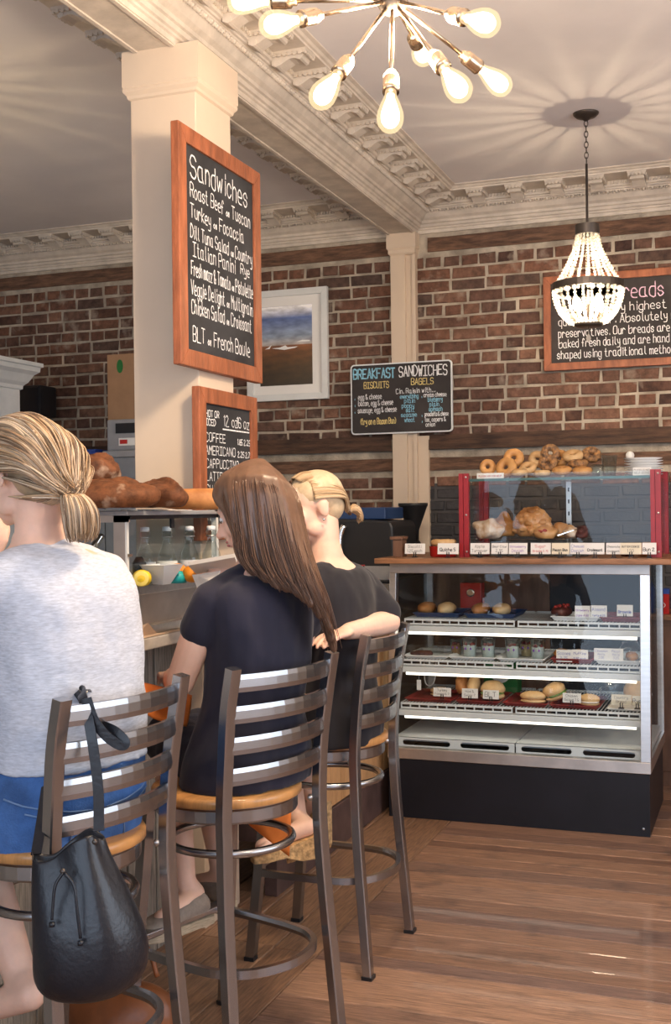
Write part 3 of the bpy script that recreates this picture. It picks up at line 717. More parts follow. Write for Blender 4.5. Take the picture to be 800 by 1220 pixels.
# bread board, runs on past the frame of the photograph
ux, nn = (1, 0, 0), (0, -1, 0)
t, P, zz = framed('bread_chalkboard', 'wide chalkboard about breads in a dark wood frame on the brick wall behind the chandelier', (-1.170, 6.648, 2.238), ux, uz, nn, 1.02, .535, .042, .035, 'slate_b')
wr('heading', [('Our Breads', .225, .385, .078, .45)], t, P, zz, ux, uz, nn, 'chalk_pink', thick=.008, rnd=random.Random(5))
wr('bread_text', [('Only the very highest', .085, .315, .044, .60), ('quality flour. Absolutely no', .085, .252, .044, .67), ('preservatives. Our breads are', .083, .187, .044, .615), ('baked fresh daily and are hand', .085, .128, .044, .61), ('shaped using traditional methods', .075, .066, .044, .67)], t, P, zz, ux, uz, nn, thick=.0055, rnd=random.Random(6))
# breakfast board on the pilaster
bo = V((-2.326, 6.612, 1.911)); t = empty('breakfast_chalkboard', bo+V((0, .02, 0)), 0, 'black breakfast menu board with rounded white edge fixed to the pilaster', 'chalkboard')
def rrect(w, h, r, k=5):
    return [(cx+r*math.cos(a0+math.pi/2*i/k), cy+r*math.sin(a0+math.pi/2*i/k)) for cx, cy, a0 in ((w-r, h-r, 0), (r, h-r, math.pi/2), (r, r, math.pi), (w-r, r, 1.5*math.pi)) for i in range(k+1)]
w, h = .626, .420
MB().prism([(x, 0, y) for x, y in rrect(w, h, .022)], (0, 0, 0), (0, -.018, 0)).build('board_edge', 'white_enamel', t)
MB().prism([(.008+x, -.016, .008+y) for x, y in rrect(w-.016, h-.016, .016)], (0, 0, 0), (0, -.0035, 0)).build('board_face', 'slate_b', t)
P0 = V((0, -.0198, 0)); kw = dict(u=ux, v=uz, n=nn)
write('heading_left', [('BREAKFAST', .02, .335, .055, .265)], t, P0, m='chalk_blue', thick=.011, rnd=random.Random(7), **kw)
write('heading_right', [('SANDWICHES', .305, .335, .058, .30)], t, P0, m='chalk', thick=.0085, rnd=random.Random(8), **kw)
write('subheadings', [('BISCUITS', .085, .275, .036, .16), ('BAGELS', .38, .283, .036, .14), ('(try on a Bacon Bun)', .06, .06, .034, .225)], t, P0, m='chalk_yellow', thick=.006, rnd=random.Random(9), **kw)
write('biscuit_list', [('egg & cheese', .048, .210, .030, .15), ('bacon, egg & cheese', .048, .172, .030, .22), ('sausage, egg & cheese', .045, .130, .030, .245), ('Cin. Raisin with...', .285, .235, .028, .245), ('cream cheese', .455, .208, .024, .14), ('prosciutto & cheese', .46, .095, .024, .145), ('lox, capers &', .46, .063, .024, .13), ('onion', .465, .034, .024, .06)], t, P0, m='chalk', thick=.0042, rnd=random.Random(10), **kw)
write('bagel_list', [('everything', .31, .205, .024, .115), ('plain', .335, .178, .024, .07), ('poppy', .32, .150, .024, .08), ('salt', .345, .124, .024, .055), ('sesame', .315, .096, .024, .10), ('wheat', .335, .066, .024, .065), ('blueberry', .48, .180, .024, .09), ('plain', .49, .152, .024, .06), ('spinach', .485, .124, .024, .085)]
      + [('.', x, y, .05) for x, y in ((.018, .208), (.018, .170), (.018, .128), (.435, .205), (.435, .093), (.435, .060))], t, P0, m='chalk_blue', thick=.0046, rnd=random.Random(11), **kw)
# framed landscape photograph
t = empty('framed_photograph', (-3.03, YW-.012, 2.143), 0, 'white framed landscape photograph of marsh and blue sky on the brick wall', 'picture')
w, h = .54, .685
for a, b, c, d in (((0, 0), (w, 0), (w-.04, .04), (.04, .04)), ((w, 0), (w, h), (w-.04, h-.04), (w-.04, .04)), ((w, h), (0, h), (.04, h-.04), (w-.04, h-.04)), ((0, h), (0, 0), (.04, .04), (.04, h-.04))):
    MB().prism([(q[0], 0, q[1]) for q in (a, b, c, d)], (0, 0, 0), (0, -.03, 0)).build('frame_rail', 'white_wood', t, bevel=.002)
MB().box((.02, -.012, .02), (w-.02, 0, h-.02)).build('mount', 'picture_mat', t)
pm = bpy.data.materials.new('landscape_print'); pm.use_nodes = True; nt = pm.node_tree; N = nt.nodes.new; Lk = nt.links.new
tc = N('ShaderNodeTexCoord'); sp = N('ShaderNodeSeparateXYZ'); Lk(tc.outputs['Generated'], sp.inputs[0]); rp = N('ShaderNodeValToRGB'); el = rp.color_ramp.elements
for p_, c_ in ((0, (.015, .008, .003)), (.25, (.05, .022, .006)), (.42, (.12, .045, .012)), (.50, (.20, .07, .025)), (.515, (.42, .38, .36)), (.62, (.24, .30, .40)), (.85, (.09, .14, .33)), (1, (.08, .11, .28))):
    e = el.new(p_); e.color = c_+(1,)
el.remove(el[0]); Lk(sp.outputs['Z'], rp.inputs[0])
mp = N('ShaderNodeMapping'); mp.inputs['Scale'].default_value = (2.5, 1, 9); mp.inputs['Rotation'].default_value = (0, .35, 0); Lk(tc.outputs['Generated'], mp.inputs[0]); nz = N('ShaderNodeTexNoise'); nz.inputs['Scale'].default_value = 1.6; nz.inputs['Detail'].default_value = 6; Lk(mp.outputs[0], nz.inputs[0])
r2 = N('ShaderNodeMapRange'); r2.inputs['From Min'].default_value = .35; r2.inputs['From Max'].default_value = .7; r2.inputs['To Min'].default_value = .75; r2.inputs['To Max'].default_value = 1.5; Lk(nz.outputs[0], r2.inputs[0])
sc = N('ShaderNodeVectorMath'); sc.operation = 'SCALE'; Lk(rp.outputs[0], sc.inputs[0]); Lk(r2.outputs[0], sc.inputs['Scale']); Lk(sc.outputs[0], pm.node_tree.nodes['Principled BSDF'].inputs['Base Color']); pm.node_tree.nodes['Principled BSDF'].inputs['Roughness'].default_value = .35
ph = MB().box((.085, -.0135, .095), (w-.105, -.011, h-.10)).build('print', pm, t)
MB().prism([(.25+x*.07, -.0138, .325+y*.012) for x, y in ((-1.2, .2), (0, -.9), (1, -.2), (1.3, .5), (.3, .4), (.1, 1.4), (-.4, .5))], (0, 0, 0), (0, -.0004, 0)).prism([(.13+x, -.0138, .325+y) for x, y in ((-.01, 0), (.02, 0), (.035, .025), (.01, .008))], (0, 0, 0), (0, -.0004, 0)).prism([(.37+x, -.0138, .358+y) for x, y in ((-.04, 0), (.05, 0), (.05, .008), (0, .012))], (0, 0, 0), (0, -.0004, 0)).build('water_glint', 'white_plastic', t)
# small round white fitting on the timber
tag(MB().lathe([(0, 0), (.022, 0), (.024, .006), (.016, .016), (0, .02)], (-.70, YW-.03, 1.745), 20, (0, -1, 0)).build('bell_push', 'white_plastic', smooth=True), 'small round white button on the brick wall above the plates', 'button')
# ================================================================== PASTRY CASE
CX0, CX1 = -1.700, -.483
def fy(z): return 5.300+.068*(z-.285)/.915          # the glass front leans back
case = empty('pastry_display_case', (CX0, 5.3, 0), 0, 'stainless glass-fronted bakery display case on a black plinth with three wire shelves', 'display case')
co_ = V((CX0, 5.3, 0))
def cb(name, lo, hi, m, parent=None, bevel=0): return MB().box(V(lo)-co_, V(hi)-co_).build(name, m, parent or case, bevel=bevel)
pl = cb('plinth', (CX0+.003, 5.305, 0), (CX1-.006, 6.0, .275), 'black')
for x, z in ((CX0+.03, .02), (CX1-.035, .035)): MB().lathe([(0, 0), (.006, 0), (.005, .003), (0, .004)], V((x, 5.305, z))-co_, 12, (0, -1, 0)).build('screw', 'steel', pl)
def fbar(name, x0, x1, z0, z1, m='steel', d=.05):
    pts = [V((x, fy(z)+dy, z))-co_ for z in (z0, z1) for x, dy in ((x0, 0), (x1, 0), (x1, d), (x0, d))]
    mb = MB(); mb.add(pts, ((0, 3, 2, 1), (4, 5, 6, 7), (0, 1, 5, 4), (1, 2, 6, 5), (2, 3, 7, 6), (3, 0, 4, 7))); return mb.build(name, m, case, bevel=.002)
fbar('bottom_rail', CX0, CX1, .278, .328, 'steel_dull'); fbar('top_rail', CX0, CX1, 1.155, 1.203, 'steel_dull')
fbar('corner_post', CX0, CX0+.032, .328, 1.155); fbar('corner_post', CX1-.044, CX1, .328, 1.155)
mb = MB(); mb.add([V((x, fy(z)+dy, z))-co_ for z in (.328, 1.155) for x, dy in ((CX0+.03, .012), (CX1-.042, .012), (CX1-.042, .016), (CX0+.03, .016))], ((0, 3, 2, 1), (4, 5, 6, 7), (0, 1, 5, 4), (1, 2, 6, 5), (2, 3, 7, 6), (3, 0, 4, 7))); mb.build('front_glass', 'glass', case)
for nm, x in (('side_glass', CX0+.006), ('side_glass', CX1-.012)):
    mb = MB(); mb.add([V((x+dx, y, z))-co_ for dx in (0, .006) for y, z in ((fy(.33)+.05, .33), (6.04, .33), (6.04, 1.2), (fy(1.2)+.05, 1.2))], ((0, 1, 2, 3), (7, 6, 5, 4), (0, 4, 5, 1), (1, 5, 6, 2), (2, 6, 7, 3), (3, 7, 4, 0))); mb.build(nm, 'glass', case)
for x in (CX0, CX1-.03):
    cb('side_rail', (x, 5.35, .278), (x+.03, 6.07, .335), 'steel'); cb('rear_post', (x, 6.03, .335), (x+.03, 6.07, 1.2), 'steel')
cb('rear_door', (CX0+.03, 6.045, .335), (-1.05, 6.055, 1.2), 'cabinet_brown'); cb('rear_door', (-1.07, 6.058, .335), (CX1-.03, 6.066, 1.2), 'black')
cb('deck', (CX0+.012, 5.42, .34), (-1.10, 6.03, .367), 'white_enamel'); cb('deck', (-1.094, 5.42, .34), (CX1-.014, 6.03, .367), 'white_enamel')
# slotted air grille in front of the deck
def grille(x0, x1):
    mb = MB(); y = 5.355; n = 2; w = (x1-x0)/n
    for i in range(n):
        a = x0+i*w; sl = [(a+w/2+sx*(w/2-.025-.012)+.012*math.cos(t_), .347+.0125*math.sin(t_)) for sx, ts in ((1, (-90, -45, 0, 45, 90)), (-1, (90, 135, 180, 225, 270))) for t_ in map(math.radians, ts)]
        zb, zm, zt_ = .322, .347, .372; xr, xl = a+w-.03, a+.03; fr = [(xr, zb), (a+w, zb), (a+w, zm), (a+w, zt_), (xr, zt_), (xl, zt_), (a, zt_), (a, zm), (a, zb), (xl, zb)]
        A = [V((x, y, z))-co_ for x, z in fr]; B = [V((x, y, z))-co_ for x, z in sl]; m_ = len(A)
        mb.add(A+B, [(k, (k+1) % m_, m_+(k+1) % m_, m_+k) for k in range(m_)])
    mb.box(V((x0, y, .3695))-co_, V((x1, 5.425, .372))-co_); mb.build('air_grille', 'white_enamel', case)
grille(CX0+.035, -1.10); grille(-1.094, CX1-.047)
SH = ((5.45, .930), (5.405, .738), (5.375, .534))
for (y0, z) in SH:
    for x0, x1 in ((CX0+.045, -1.112), (-1.098, CX1-.05)):
        mb = MB(); mb.box(V((x0, y0, z-.010))-co_, V((x1, y0+.006, z))-co_); mb.box(V((x0, y0, z-.030))-co_, V((x1, y0+.006, z-.022))-co_)
        mb.box(V((x0, 5.97, z-.012))-co_, V((x1, 5.976, z))-co_)
        k = int((x1-x0)/.045)
        for i in range(k+1): x = x0+(x1-x0-.006)*i/k; mb.box(V((x, y0+.001, z-.024))-co_, V((x+.006, y0+.005, z-.008))-co_)
        s = mb.build('wire_shelf', 'white_enamel', case); mb = MB(); k = int((x1-x0)/.016)
        for i in range(k+1): x = x0+(x1-x0-.003)*i/k; mb.box(V((x, y0+.004, z-.004))-co_, V((x+.003, 5.975, z))-co_)
        tag(mb.build('shelf_wires', 'white_enamel', s), kind='stuff')
    lt = cb('light_housing', (CX0+.035, y0-.012, z-.062), (CX1-.045, y0+.045, z-.034), 'white_enamel', bevel=.003)
    MB().tube([V((CX0+.06, y0+.022, z-.070))-co_, V((CX1-.07, y0+.022, z-.070))-co_], .009, 10).build('light_tube', 'tube', lt, True)
for x in (-1.62, -1.60): pass
mb = MB(); mb.tube(catmull([V((-1.60, 5.60, .70))-co_, V((-1.595, 5.6, .60))-co_, V((-1.565, 5.6, .585))-co_, V((-1.545, 5.6, .62))-co_, V((-1.54, 5.6, .70))-co_], 6), .003, 6); mb.build('hanging_cable', 'white_plastic', case, True)
top = tag(MB().box((-1.747, 5.272, 1.204), (-.385, 6.08, 1.229)).build('case_worktop', 'wood_top', bevel=.004), 'brown wooden board laid across the top of the pastry case', 'worktop')
# ---- things for the shelves and the worktop
SEEN = {}
def xat(px, Y):                            # world x on the vertical plane Y under the photograph's column px
    k = (px-400)/FPX; r = CR*k+d0; return r.x*Y/r.y
def tray(px0, px1, Y0, z, m, label, d=.30, h=.022, group=None):
    x0, x1 = xat(px0, Y0), xat(px1, Y0); t = empty('serving_tray', ((x0+x1)/2, Y0+d/2, z), 0, label, 'tray', group); w = (x1-x0)/2
    mb = MB(); e = .012; rings = [[mb.b.verts.new((sx*(w-o), sy*(d/2-o), zz)) for sx, sy in ((-1, -1), (1, -1), (1, 1), (-1, 1))] for o, zz in ((e, 0), (0, h-.004), (-.004, h-.004), (-.004, h), (.003, h), (e+.002, .004))]
    for A, B in zip(rings, rings[1:]):
        for i in range(4): mb.b.faces.new((A[i], A[(i+1) % 4], B[(i+1) % 4], B[i]))
    mb.b.faces.new(rings[0][::-1]); mb.b.faces.new(rings[-1]); mb.build('tray_body', m, t); return t
def card(px0, px1, Y, z, h, lines, label, ink='ink', m='card', stand=True, tilt=.12, yaw=0, cat='price card'):
    x0, x1 = xat(px0, Y), xat(px1, Y); w = x1-x0; t = empty('price_card', ((x0+x1)/2, Y, z), yaw, label, cat)
    b = .016 if stand else 0; q = Matrix.Translation((0, 0, b))@Matrix.Rotation(-tilt, 4, 'X')
    mb = MB(); mb.box((-w/2, -.0006, 0), (w/2, .0006, h), q); mb.build('card_sheet', m, t)
    n = q.to_3x3()@V((0, -1, 0)); v = q.to_3x3()@V((0, 0, 1)); o = q@V((-w/2, -.001, 0)); L = []; k = len(lines); lh = h*.80/k
    for i, s in enumerate(lines):
        hh = min(lh*.62, w*.86/max(1, len(s))*1.3); tw = min(w*.86, text_width(s, hh)); L.append((s, (w-tw)/2, h*.90-(i+1)*lh+lh*.22, hh, tw))
    write('card_writing', L, t, o, (1, 0, 0), v, n, ink, thick=max(.0011, lh*.075), rnd=random.Random(len(label)))
    if stand:
        mb = MB(); mb.box((-.012, -.014, 0), (.012, .014, .003)); mb.box((-.007, -.003, .003), (-.003, .003, b+.010)); mb.box((.003, -.003, .003), (.007, .003, b+.010)); mb.build('card_clip', 'black_plastic', t)
    return t
def lump(mb, c, r, seed, amt=.12, sc=None, seg=16, ring=10, flat=.0, rot=None):
    n0 = len(mb.b.verts); mb.ell((0, 0, 0), r, seg, ring); mb.b.verts.ensure_lookup_table(); R = min(r) if not isinstance(r, (int, float)) else r
    for v in list(mb.b.verts)[n0:]:
        v.co += v.co*amt*noise.noise(v.co*(sc or 1.1/R)+V((seed*3.1, seed, 0)))
        if v.co.z < -R*(1-flat): v.co.z = -R*(1-flat)
        v.co = (rot@v.co if rot else v.co)+V(c)
    return mb
def thing1(name, mb, m, label, cat, loc, rz=0, group=None, smooth=True):
    o = mb.build(name, m, None, smooth); o.location = loc; o.rotation_euler = (0, 0, rz); return tag(o, label, cat, group)
# shelf one ------------------------------------------------------------------
z = .931
tray(492, 546, 5.52, z, 'blue_dark', 'navy tray at the left end of the top wire shelf'); tray(553, 612, 5.52, z, 'blue_dark', 'navy tray second along the top wire shelf')
for i, (px, lab) in enumerate(((508, 'tan loaf cake at the far left of the top shelf'), (531, 'tan loaf cake right of the leftmost one on the top shelf'), (572, 'tan loaf cake on the second navy tray, nearer the red tin'), (597, 'tan loaf cake at the right end of the second navy tray'))):
    mb = MB(); lump(mb, (0, 0, .024), (.042, .10, .032), i, .12, flat=.2); thing1('loaf_cake', mb, 'roll' if i % 2 else 'crust_light', lab, 'cake', (xat(px, 5.64), 5.64, z+.010))
tin = empty('red_tin', (xat(562, 5.86), 5.86, z), 0, 'red square tin with round gold emblem at the back of the top shelf', 'tin')
MB().box((-.055, -.04, 0), (.055, .04, .15)).build('tin_body', 'red_ceramic', tin, bevel=.004); MB().lathe([(0, 0), (.022, 0), (.02, .003), (.012, .002), (0, .004)], (0, -.0405, .10), 20, (0, -1, 0)).build('emblem', 'brass', tin, True)
tray(656, 712, 5.47, z, 'white_plastic', 'white tray holding the dark cake on the top shelf', .26); tray(714, 762, 5.47, z, 'red_plastic', 'dark red tray at the right end of the top shelf', .28)
ck = empty('chocolate_cake', (xat(668, 5.58), 5.58, z+.006), 0, 'dark cake with shiny berry topping on white tray on the top shelf', 'cake')
lump(MB(), (0, 0, .03), (.052, .06, .03), 4, .1, flat=.1).build('cake_body', 'choc', ck, True); mb = MB(); r_ = random.Random(4)
for i in range(16): mb.ell((r_.uniform(-.032, .032), r_.uniform(-.04, .04), .052+r_.uniform(-.003, .006)), .009, 8, 6)
tag(mb.build('berries', 'berry', ck, True), kind='stuff')
card(684, 702, 5.475, z+.012, .060, ['Strawberry', 'Cake 4.50'], 'white card with purple writing leaning beside the dark cake', 'ink_purple', stand=False, yaw=.1); card(703, 722, 5.485, z+.012, .062, ['Almond', 'Torte 4.25'], 'white card with blue writing right of the purple-lettered card', 'ink_blue', stand=False)
card(734, 753, 5.49, z+.010, .052, ['Brownie'], 'single white card on the dark red tray of the top shelf', 'ink_blue')
# shelf two -------------------------------------------------------------------
z = .739
for a, b, lab in ((480, 531, 'white tray at the left end of the middle shelf'), (534, 588, 'white tray under the two leftmost yogurt cups'), (591, 646, 'white tray under the right-hand yogurt cups')): tray(a, b, 5.425, z, 'white_plastic', lab, .30, .016)
cl = empty('clamshell_box', (xat(506, 5.55), 5.55, z+.004), 0, 'clear plastic box of dark cookies on the leftmost white tray', 'box')
MB().box((-.075, -.07, 0), (.075, .07, .055)).build('lid', 'glass_ware', cl, bevel=.010); mb = MB()
for i in range(5): mb.lathe([(0, 0), (.026, 0), (.029, .006), (.024, .013), (0, .015)], (-.045+.03*(i % 3)+.01*(i//3), -.03+.05*(i//3), .004), 14)
mb.build('cookies', 'choc', cl, True)
def cup(px, Y, lab, fill='yogurt', s=1):
    t = empty('yogurt_cup', (xat(px, Y), Y, z+.0045), 0, lab, 'cup'); R = .036*s
    MB().lathe([(0, 0), (R*.80, 0), (R*.80, .002), (R*.98, .088*s), (R*1.05, .090*s), (R*1.05, .093*s), (R*.95, .093*s), (R*.78, .003), (0, .003)], seg=20).build('cup_wall', 'glass_ware', t, True)
    MB().lathe([(0, .0035), (R*.76, .0035), (R*.88, .058*s), (0, .060*s)], seg=18).build('yogurt_fill', fill, t, True)
    mb = MB(); r_ = random.Random(px)
    for i in range(7): a = r_.uniform(0, 6.28); mb.ell((R*.5*math.cos(a), R*.5*math.sin(a), .063*s), .008, 8, 6)
    mb.build('fruit_topping', 'berry', t, True); MB().lathe([(0, .0945*s), (R*1.04, .0945*s), (R*1.04, .097*s), (R*.7, .099*s), (0, .100*s)], seg=20).build('lid', 'glass_ware', t, True)
    mb = MB(); 
    for a in (-2.0, -1.2): p_ = V((math.cos(a)*R*.915, math.sin(a)*R*.915, .045*s)); mb.ell(p_, (.0045, .0045, .006), 8, 6)
    mb.build('printed_mark', 'ink_purple', t, True)
cup(542, 5.58, 'tan cup of granola left of the white yogurt cups', 'pastry', .85); cup(558, 5.50, 'leftmost white yogurt cup on the middle shelf'); cup(580, 5.50, 'second white yogurt cup from the left on the middle shelf'); cup(609, 5.50, 'third white yogurt cup, right of the gap between trays'); cup(626, 5.60, 'yogurt cup set back between the third and last cups', 'roll'); cup(639, 5.50, 'rightmost white yogurt cup on the middle shelf')
tray(655, 704, 5.43, z, 'red_plastic', 'dark red tray right of the yogurt cups on the middle shelf', .28); tray(708, 760, 5.43, z, 'white_plastic', 'white tray at the right end of the middle shelf', .28)
for i, (px, lab) in enumerate(((668, 'small brown bun behind the left blue-lettered card'), (690, 'small brown bun behind the right blue-lettered card'))):
    mb = MB(); lump(mb, (0, 0, .020), (.04, .05, .026), i+3, .15, flat=.2); thing1('brown_bun', mb, 'pastry', lab, 'bun', (xat(px, 5.57), 5.57, z+.006))
card(661, 680, 5.435, z+.006, .056, ['Scones', '2.75'], 'white card in blue ink at the left of the middle shelf red tray', 'ink_blue', stand=False); card(680, 699, 5.44, z+.008, .056, ['Muffins', '2.50 each'], 'white card in blue ink beside the scones card', 'ink_blue', stand=False)
card(706, 724, 5.435, z+.018, .056, ['Cinnamon', 'Rolls', '3.00'], 'blue-lettered card left on the white tray of the middle shelf', 'ink_blue', stand=False); card(724, 741, 5.437, z+.018, .056, ['Pecan', 'Rolls', '3.25'], 'blue-lettered card right on the white tray of the middle shelf', 'ink_blue', stand=False)
mb = MB(); lump(mb, (0, 0, .045), (.055, .07, .05), 8, .35, 40, flat=.2, seg=20, ring=14); thing1('bagged_rolls', mb, 'glass_ware', 'crinkled clear bag at the right end of the middle shelf', 'bag', (xat(750, 5.56), 5.56, z+.006))
mb = MB(); lump(mb, (0, 0, .018), (.03, .045, .022), 9, .2, flat=.2); thing1('wrapped_roll', mb, 'crust_light', 'brown roll inside the clear bag on the middle shelf', 'roll', (xat(751, 5.56), 5.56, z+.008))
# shelf three -----------------------------------------------------------------
z = .535
for a, b, lab in ((481, 536, 'dark red tray at the left end of the lowest shelf'), (541, 592, 'dark red tray under the wrapped sandwiches'), (597, 649, 'dark red tray under the single white roll'), (653, 711, 'dark red tray under the filled rolls')): tray(a, b, 5.395, z, 'red_plastic', lab, .30, .018)
tray(722, 762, 5.40, z, 'paper', 'white paper lined tray at the right end of the lowest shelf', .26, .012)
tgx = xat(497, 5.5); tt = empty('hanging_tag', (tgx, 5.5, .64), 0, 'small white tag hanging on a wire at the left of the case', 'tag'); MB().box((-.011, -.001, -.065), (.011, .001, -.015)).build('tag_paper', 'card', tt); MB().tube([(0, 0, -.015), (0, 0, .03)], .001, 5, up=(0, 1, 0)).build('tag_wire', 'steel', tt)
card(514, 535, 5.40, z+.014, .042, ['Turkey', 'Focaccia 7'], 'white card alone on the leftmost red tray of the lowest shelf')
card(548, 567, 5.40, z+.012, .045, ['Ham &', 'Swiss 7'], 'white card in front of the wrapped rolls on the lowest shelf'); card(573, 592, 5.40, z+.012, .042, ['BLT'], 'white card marked BLT on the lowest shelf'); card(668, 690, 5.40, z+.012, .044, ['Chicken', 'Salad 7.5'], 'white card between the filled rolls on the lowest shelf')
card(726, 750, 5.405, z+.012, .046, ['Country', 'Bread'], 'cream card with black lettering at the right of the lowest shelf', m='card_cream'); card(751, 763, 5.41, z+.012, .042, ['Rye'], 'narrow cream card at the far right of the lowest shelf', m='card_cream')
def roll(px, Y, L, W_, H_, lab, rz=0, m='roll', fill=None, zz=.006, tilt=0, name='filled_roll'):
    t = empty(name, (xat(px, Y), Y, z+zz), rz, lab, 'sandwich'); rot = Matrix.Rotation(tilt, 3, 'Y')
    lump(MB(), rot@V((0, 0, H_*.66)), (L/2, W_/2, H_*.46), px, .08, flat=.15, rot=rot).build('top_bread', m, t, True); lump(MB(), rot@V((0, 0, H_*.24)), (L/2*.97, W_/2*.97, H_*.24), px+1, .06, rot=rot).build('bottom_bread', m, t, True)
    if fill: lump(MB(), rot@V((0, -.004, H_*.42)), (L/2*.98, W_/2*1.03, H_*.10), px+2, .35, 60, 18, 8, rot=rot).build('filling', fill, t, True)
roll(522, 5.56, .10, .07, .04, 'small tan roll behind the leftmost card on the lowest shelf')
for i, (px, lab) in enumerate(((549, 'upright brown wrapped roll, leftmost of the two behind the first card pair'), (562, 'upright pale-topped wrapped roll beside the BLT sandwich'))):
    mb = MB(); lump(mb, (0, 0, .055), (.032, .06, .058), i+20, .12, flat=.1, rot=Matrix.Rotation(-.2+.35*i, 3, 'Y')); thing1('wrapped_roll', mb, 'crust_light' if i == 0 else 'roll', lab, 'roll', (xat(px, 5.53), 5.53, z+.008))
roll(585, 5.51, .12, .08, .085, 'layered sandwich with lettuce behind the BLT card', .2, 'roll', 'lettuce', name='layered_sandwich')
gb = empty('green_box', (xat(597, 5.82), 5.82, z), 0, 'green and white box with a round emblem at the back of the lowest shelf', 'box'); MB().box((-.085, -.05, 0), (.085, .05, .16)).build('box_body', 'green', gb); MB().lathe([(0, 0), (.05, 0), (.05, .001), (0, .001)], (0, -.0508, .10), 28, (0, -1, 0)).build('round_panel', 'white_plastic', gb); MB().lathe([(0, 0), (.014, 0), (.014, .001), (0, .001)], (0, -.0520, .105), 14, (0, -1, 0)).build('emblem', 'red_plastic', gb)
roll(633, 5.47, .125, .09, .052, 'soft white roll alone on the third red tray')
roll(662, 5.50, .11, .10, .075, 'filled roll leaning left of the chicken card', .5, 'roll', 'lettuce', tilt=-.35, zz=.024); roll(700, 5.47, .10, .08, .050, 'small filled roll right of the chicken card', -.2, 'roll', 'paper')
mb = MB(); lump(mb, (0, 0, .06), (.06, .05, .065), 31, .15, flat=.1); thing1('rye_loaf', mb, 'roll', 'pale loaf behind the narrow cream card on the lowest shelf', 'loaf', (xat(757, 5.56), 5.56, z+.004))
mb = MB(); lump(mb, (0, 0, .06), (.06, .05, .07), 33, .4, 45, flat=.1, seg=20, ring=14); thing1('plastic_bag', mb, 'glass_ware', 'crumpled clear bag behind the cream card on the lowest shelf', 'bag', (xat(728, 5.62), 5.62, z+.004))
# ================================================================== SNEEZE GUARD ON THE WORKTOP
zt = 1.229; GX0, GX1 = -1.372, -.438
gd = empty('sneeze_guard', (GX0, 5.44, zt), 0, 'glass sneeze guard with red metal posts standing on the worktop', 'glass guard'); go = V((GX0, 5.44, zt))
def gb_(name, lo, hi, m, parent=None, bevel=0): return MB().box(V(lo)-go, V(hi)-go).build(name, m, parent or gd, bevel=bevel)
for x in (GX0, GX1-.046):
    for y in (5.44, 5.86):
        p_ = gb_('red_post', (x, y, zt), (x+.020, y+.03, 1.628), 'red_paint'); gb_('post_flange', (x+.022, y+.004, zt), (x+.046, y+.03, 1.628), 'red_paint', p_); gb_('post_web', (x+.019, y+.010, zt), (x+.023, y+.03, 1.628), 'red_plastic', p_)
        if y < 5.5:
            for z_ in (1.255, 1.43, 1.61): MB().lathe([(0, 0), (.0055, 0), (.004, .003), (0, .004)], V((x+.034, y+.004, z_))-go, 10, (0, -1, 0)).build('bolt', 'steel', p_)
gb_('front_pane', (GX0+.046, 5.452, zt+.03), (GX1-.046, 5.458, 1.625), 'glass'); gb_('shelf_pane', (GX0+.02, 5.46, 1.592), (GX1-.02, 5.88, 1.600), 'glass')
for x in (GX0+.008, GX1-.014): gb_('side_pane', (x, 5.47, zt+.002), (x+.006, 5.86, 1.592), 'glass')
gb_('shelf_edge', (GX0+.046, 5.460, 1.590), (GX1-.046, 5.462, 1.602), 'glass_edge')
gb_('shelf_standard', (-.93, 5.87, zt), (-.905, 5.885, 1.59), 'steel')
for z_ in (1.30, 1.36, 1.42, 1.48, 1.54): gb_('standard_slot', (-.921, 5.868, z_), (-.914, 5.8705, z_+.02), 'black')
z = 1.6005
r_ = random.Random(11)
ln = tag(MB().box((xat(572, 5.66), 5.56, z), (xat(700, 5.66), 5.84, z+.002)).build('paper_liner', 'paper'), 'white paper sheet under the bagels on the guard top', 'paper')
z = 1.6028
def bagel(px, py, Y, R, lab, m='bagel', tilt=0, yaw=0, lean=0):
    mb = MB(); q = Matrix.Rotation(yaw, 3, 'Z')@Matrix.Rotation(tilt, 3, 'X'); mb.torus((0, 0, 0), R*.62, R*.40, 22, 12)
    for v in mb.b.verts: v.co = q@V((v.co.x, v.co.y, v.co.z*.9))*(1+.06*noise.noise(v.co*30+V((px, 0, 0))))
    lo = min(v.co.z for v in mb.b.verts); k = (px-400)/FPX; x = xat(px, Y)
    dd = -x*math.sin(TH)+Y*math.cos(TH); zc = CZ+(HY-py)/FPX*dd-(px-400)/FPX*dd*math.tan(-RO)*-1
    thing1('bagel', mb, m, lab, 'bagel', (x, Y, max(z-lo+.0005, zc)))
bagel(582, 561, 5.60, .040, 'small plain bagel standing at the left end of the bagel pile', tilt=1.35, yaw=.1); bagel(604, 562, 5.57, .052, 'large plain bagel standing at the front left of the pile', tilt=1.2, yaw=-.2); bagel(613, 551, 5.65, .050, 'plain bagel leaning behind the large front one', tilt=1.2, yaw=.15)
bagel(630, 563, 5.60, .042, 'pale twisted bagel right of the large plain one', 'bagel_pale', tilt=.7); bagel(647, 570, 5.56, .042, 'pale bagel lying flat at the front middle', 'bagel_pale'); bagel(657, 546, 5.66, .046, 'seeded bagel at the top of the pile', 'bagel_dark', tilt=1.3, yaw=.2); bagel(654, 558, 5.64, .046, 'seeded bagel just under the topmost one', 'bagel_dark', tilt=1.1)
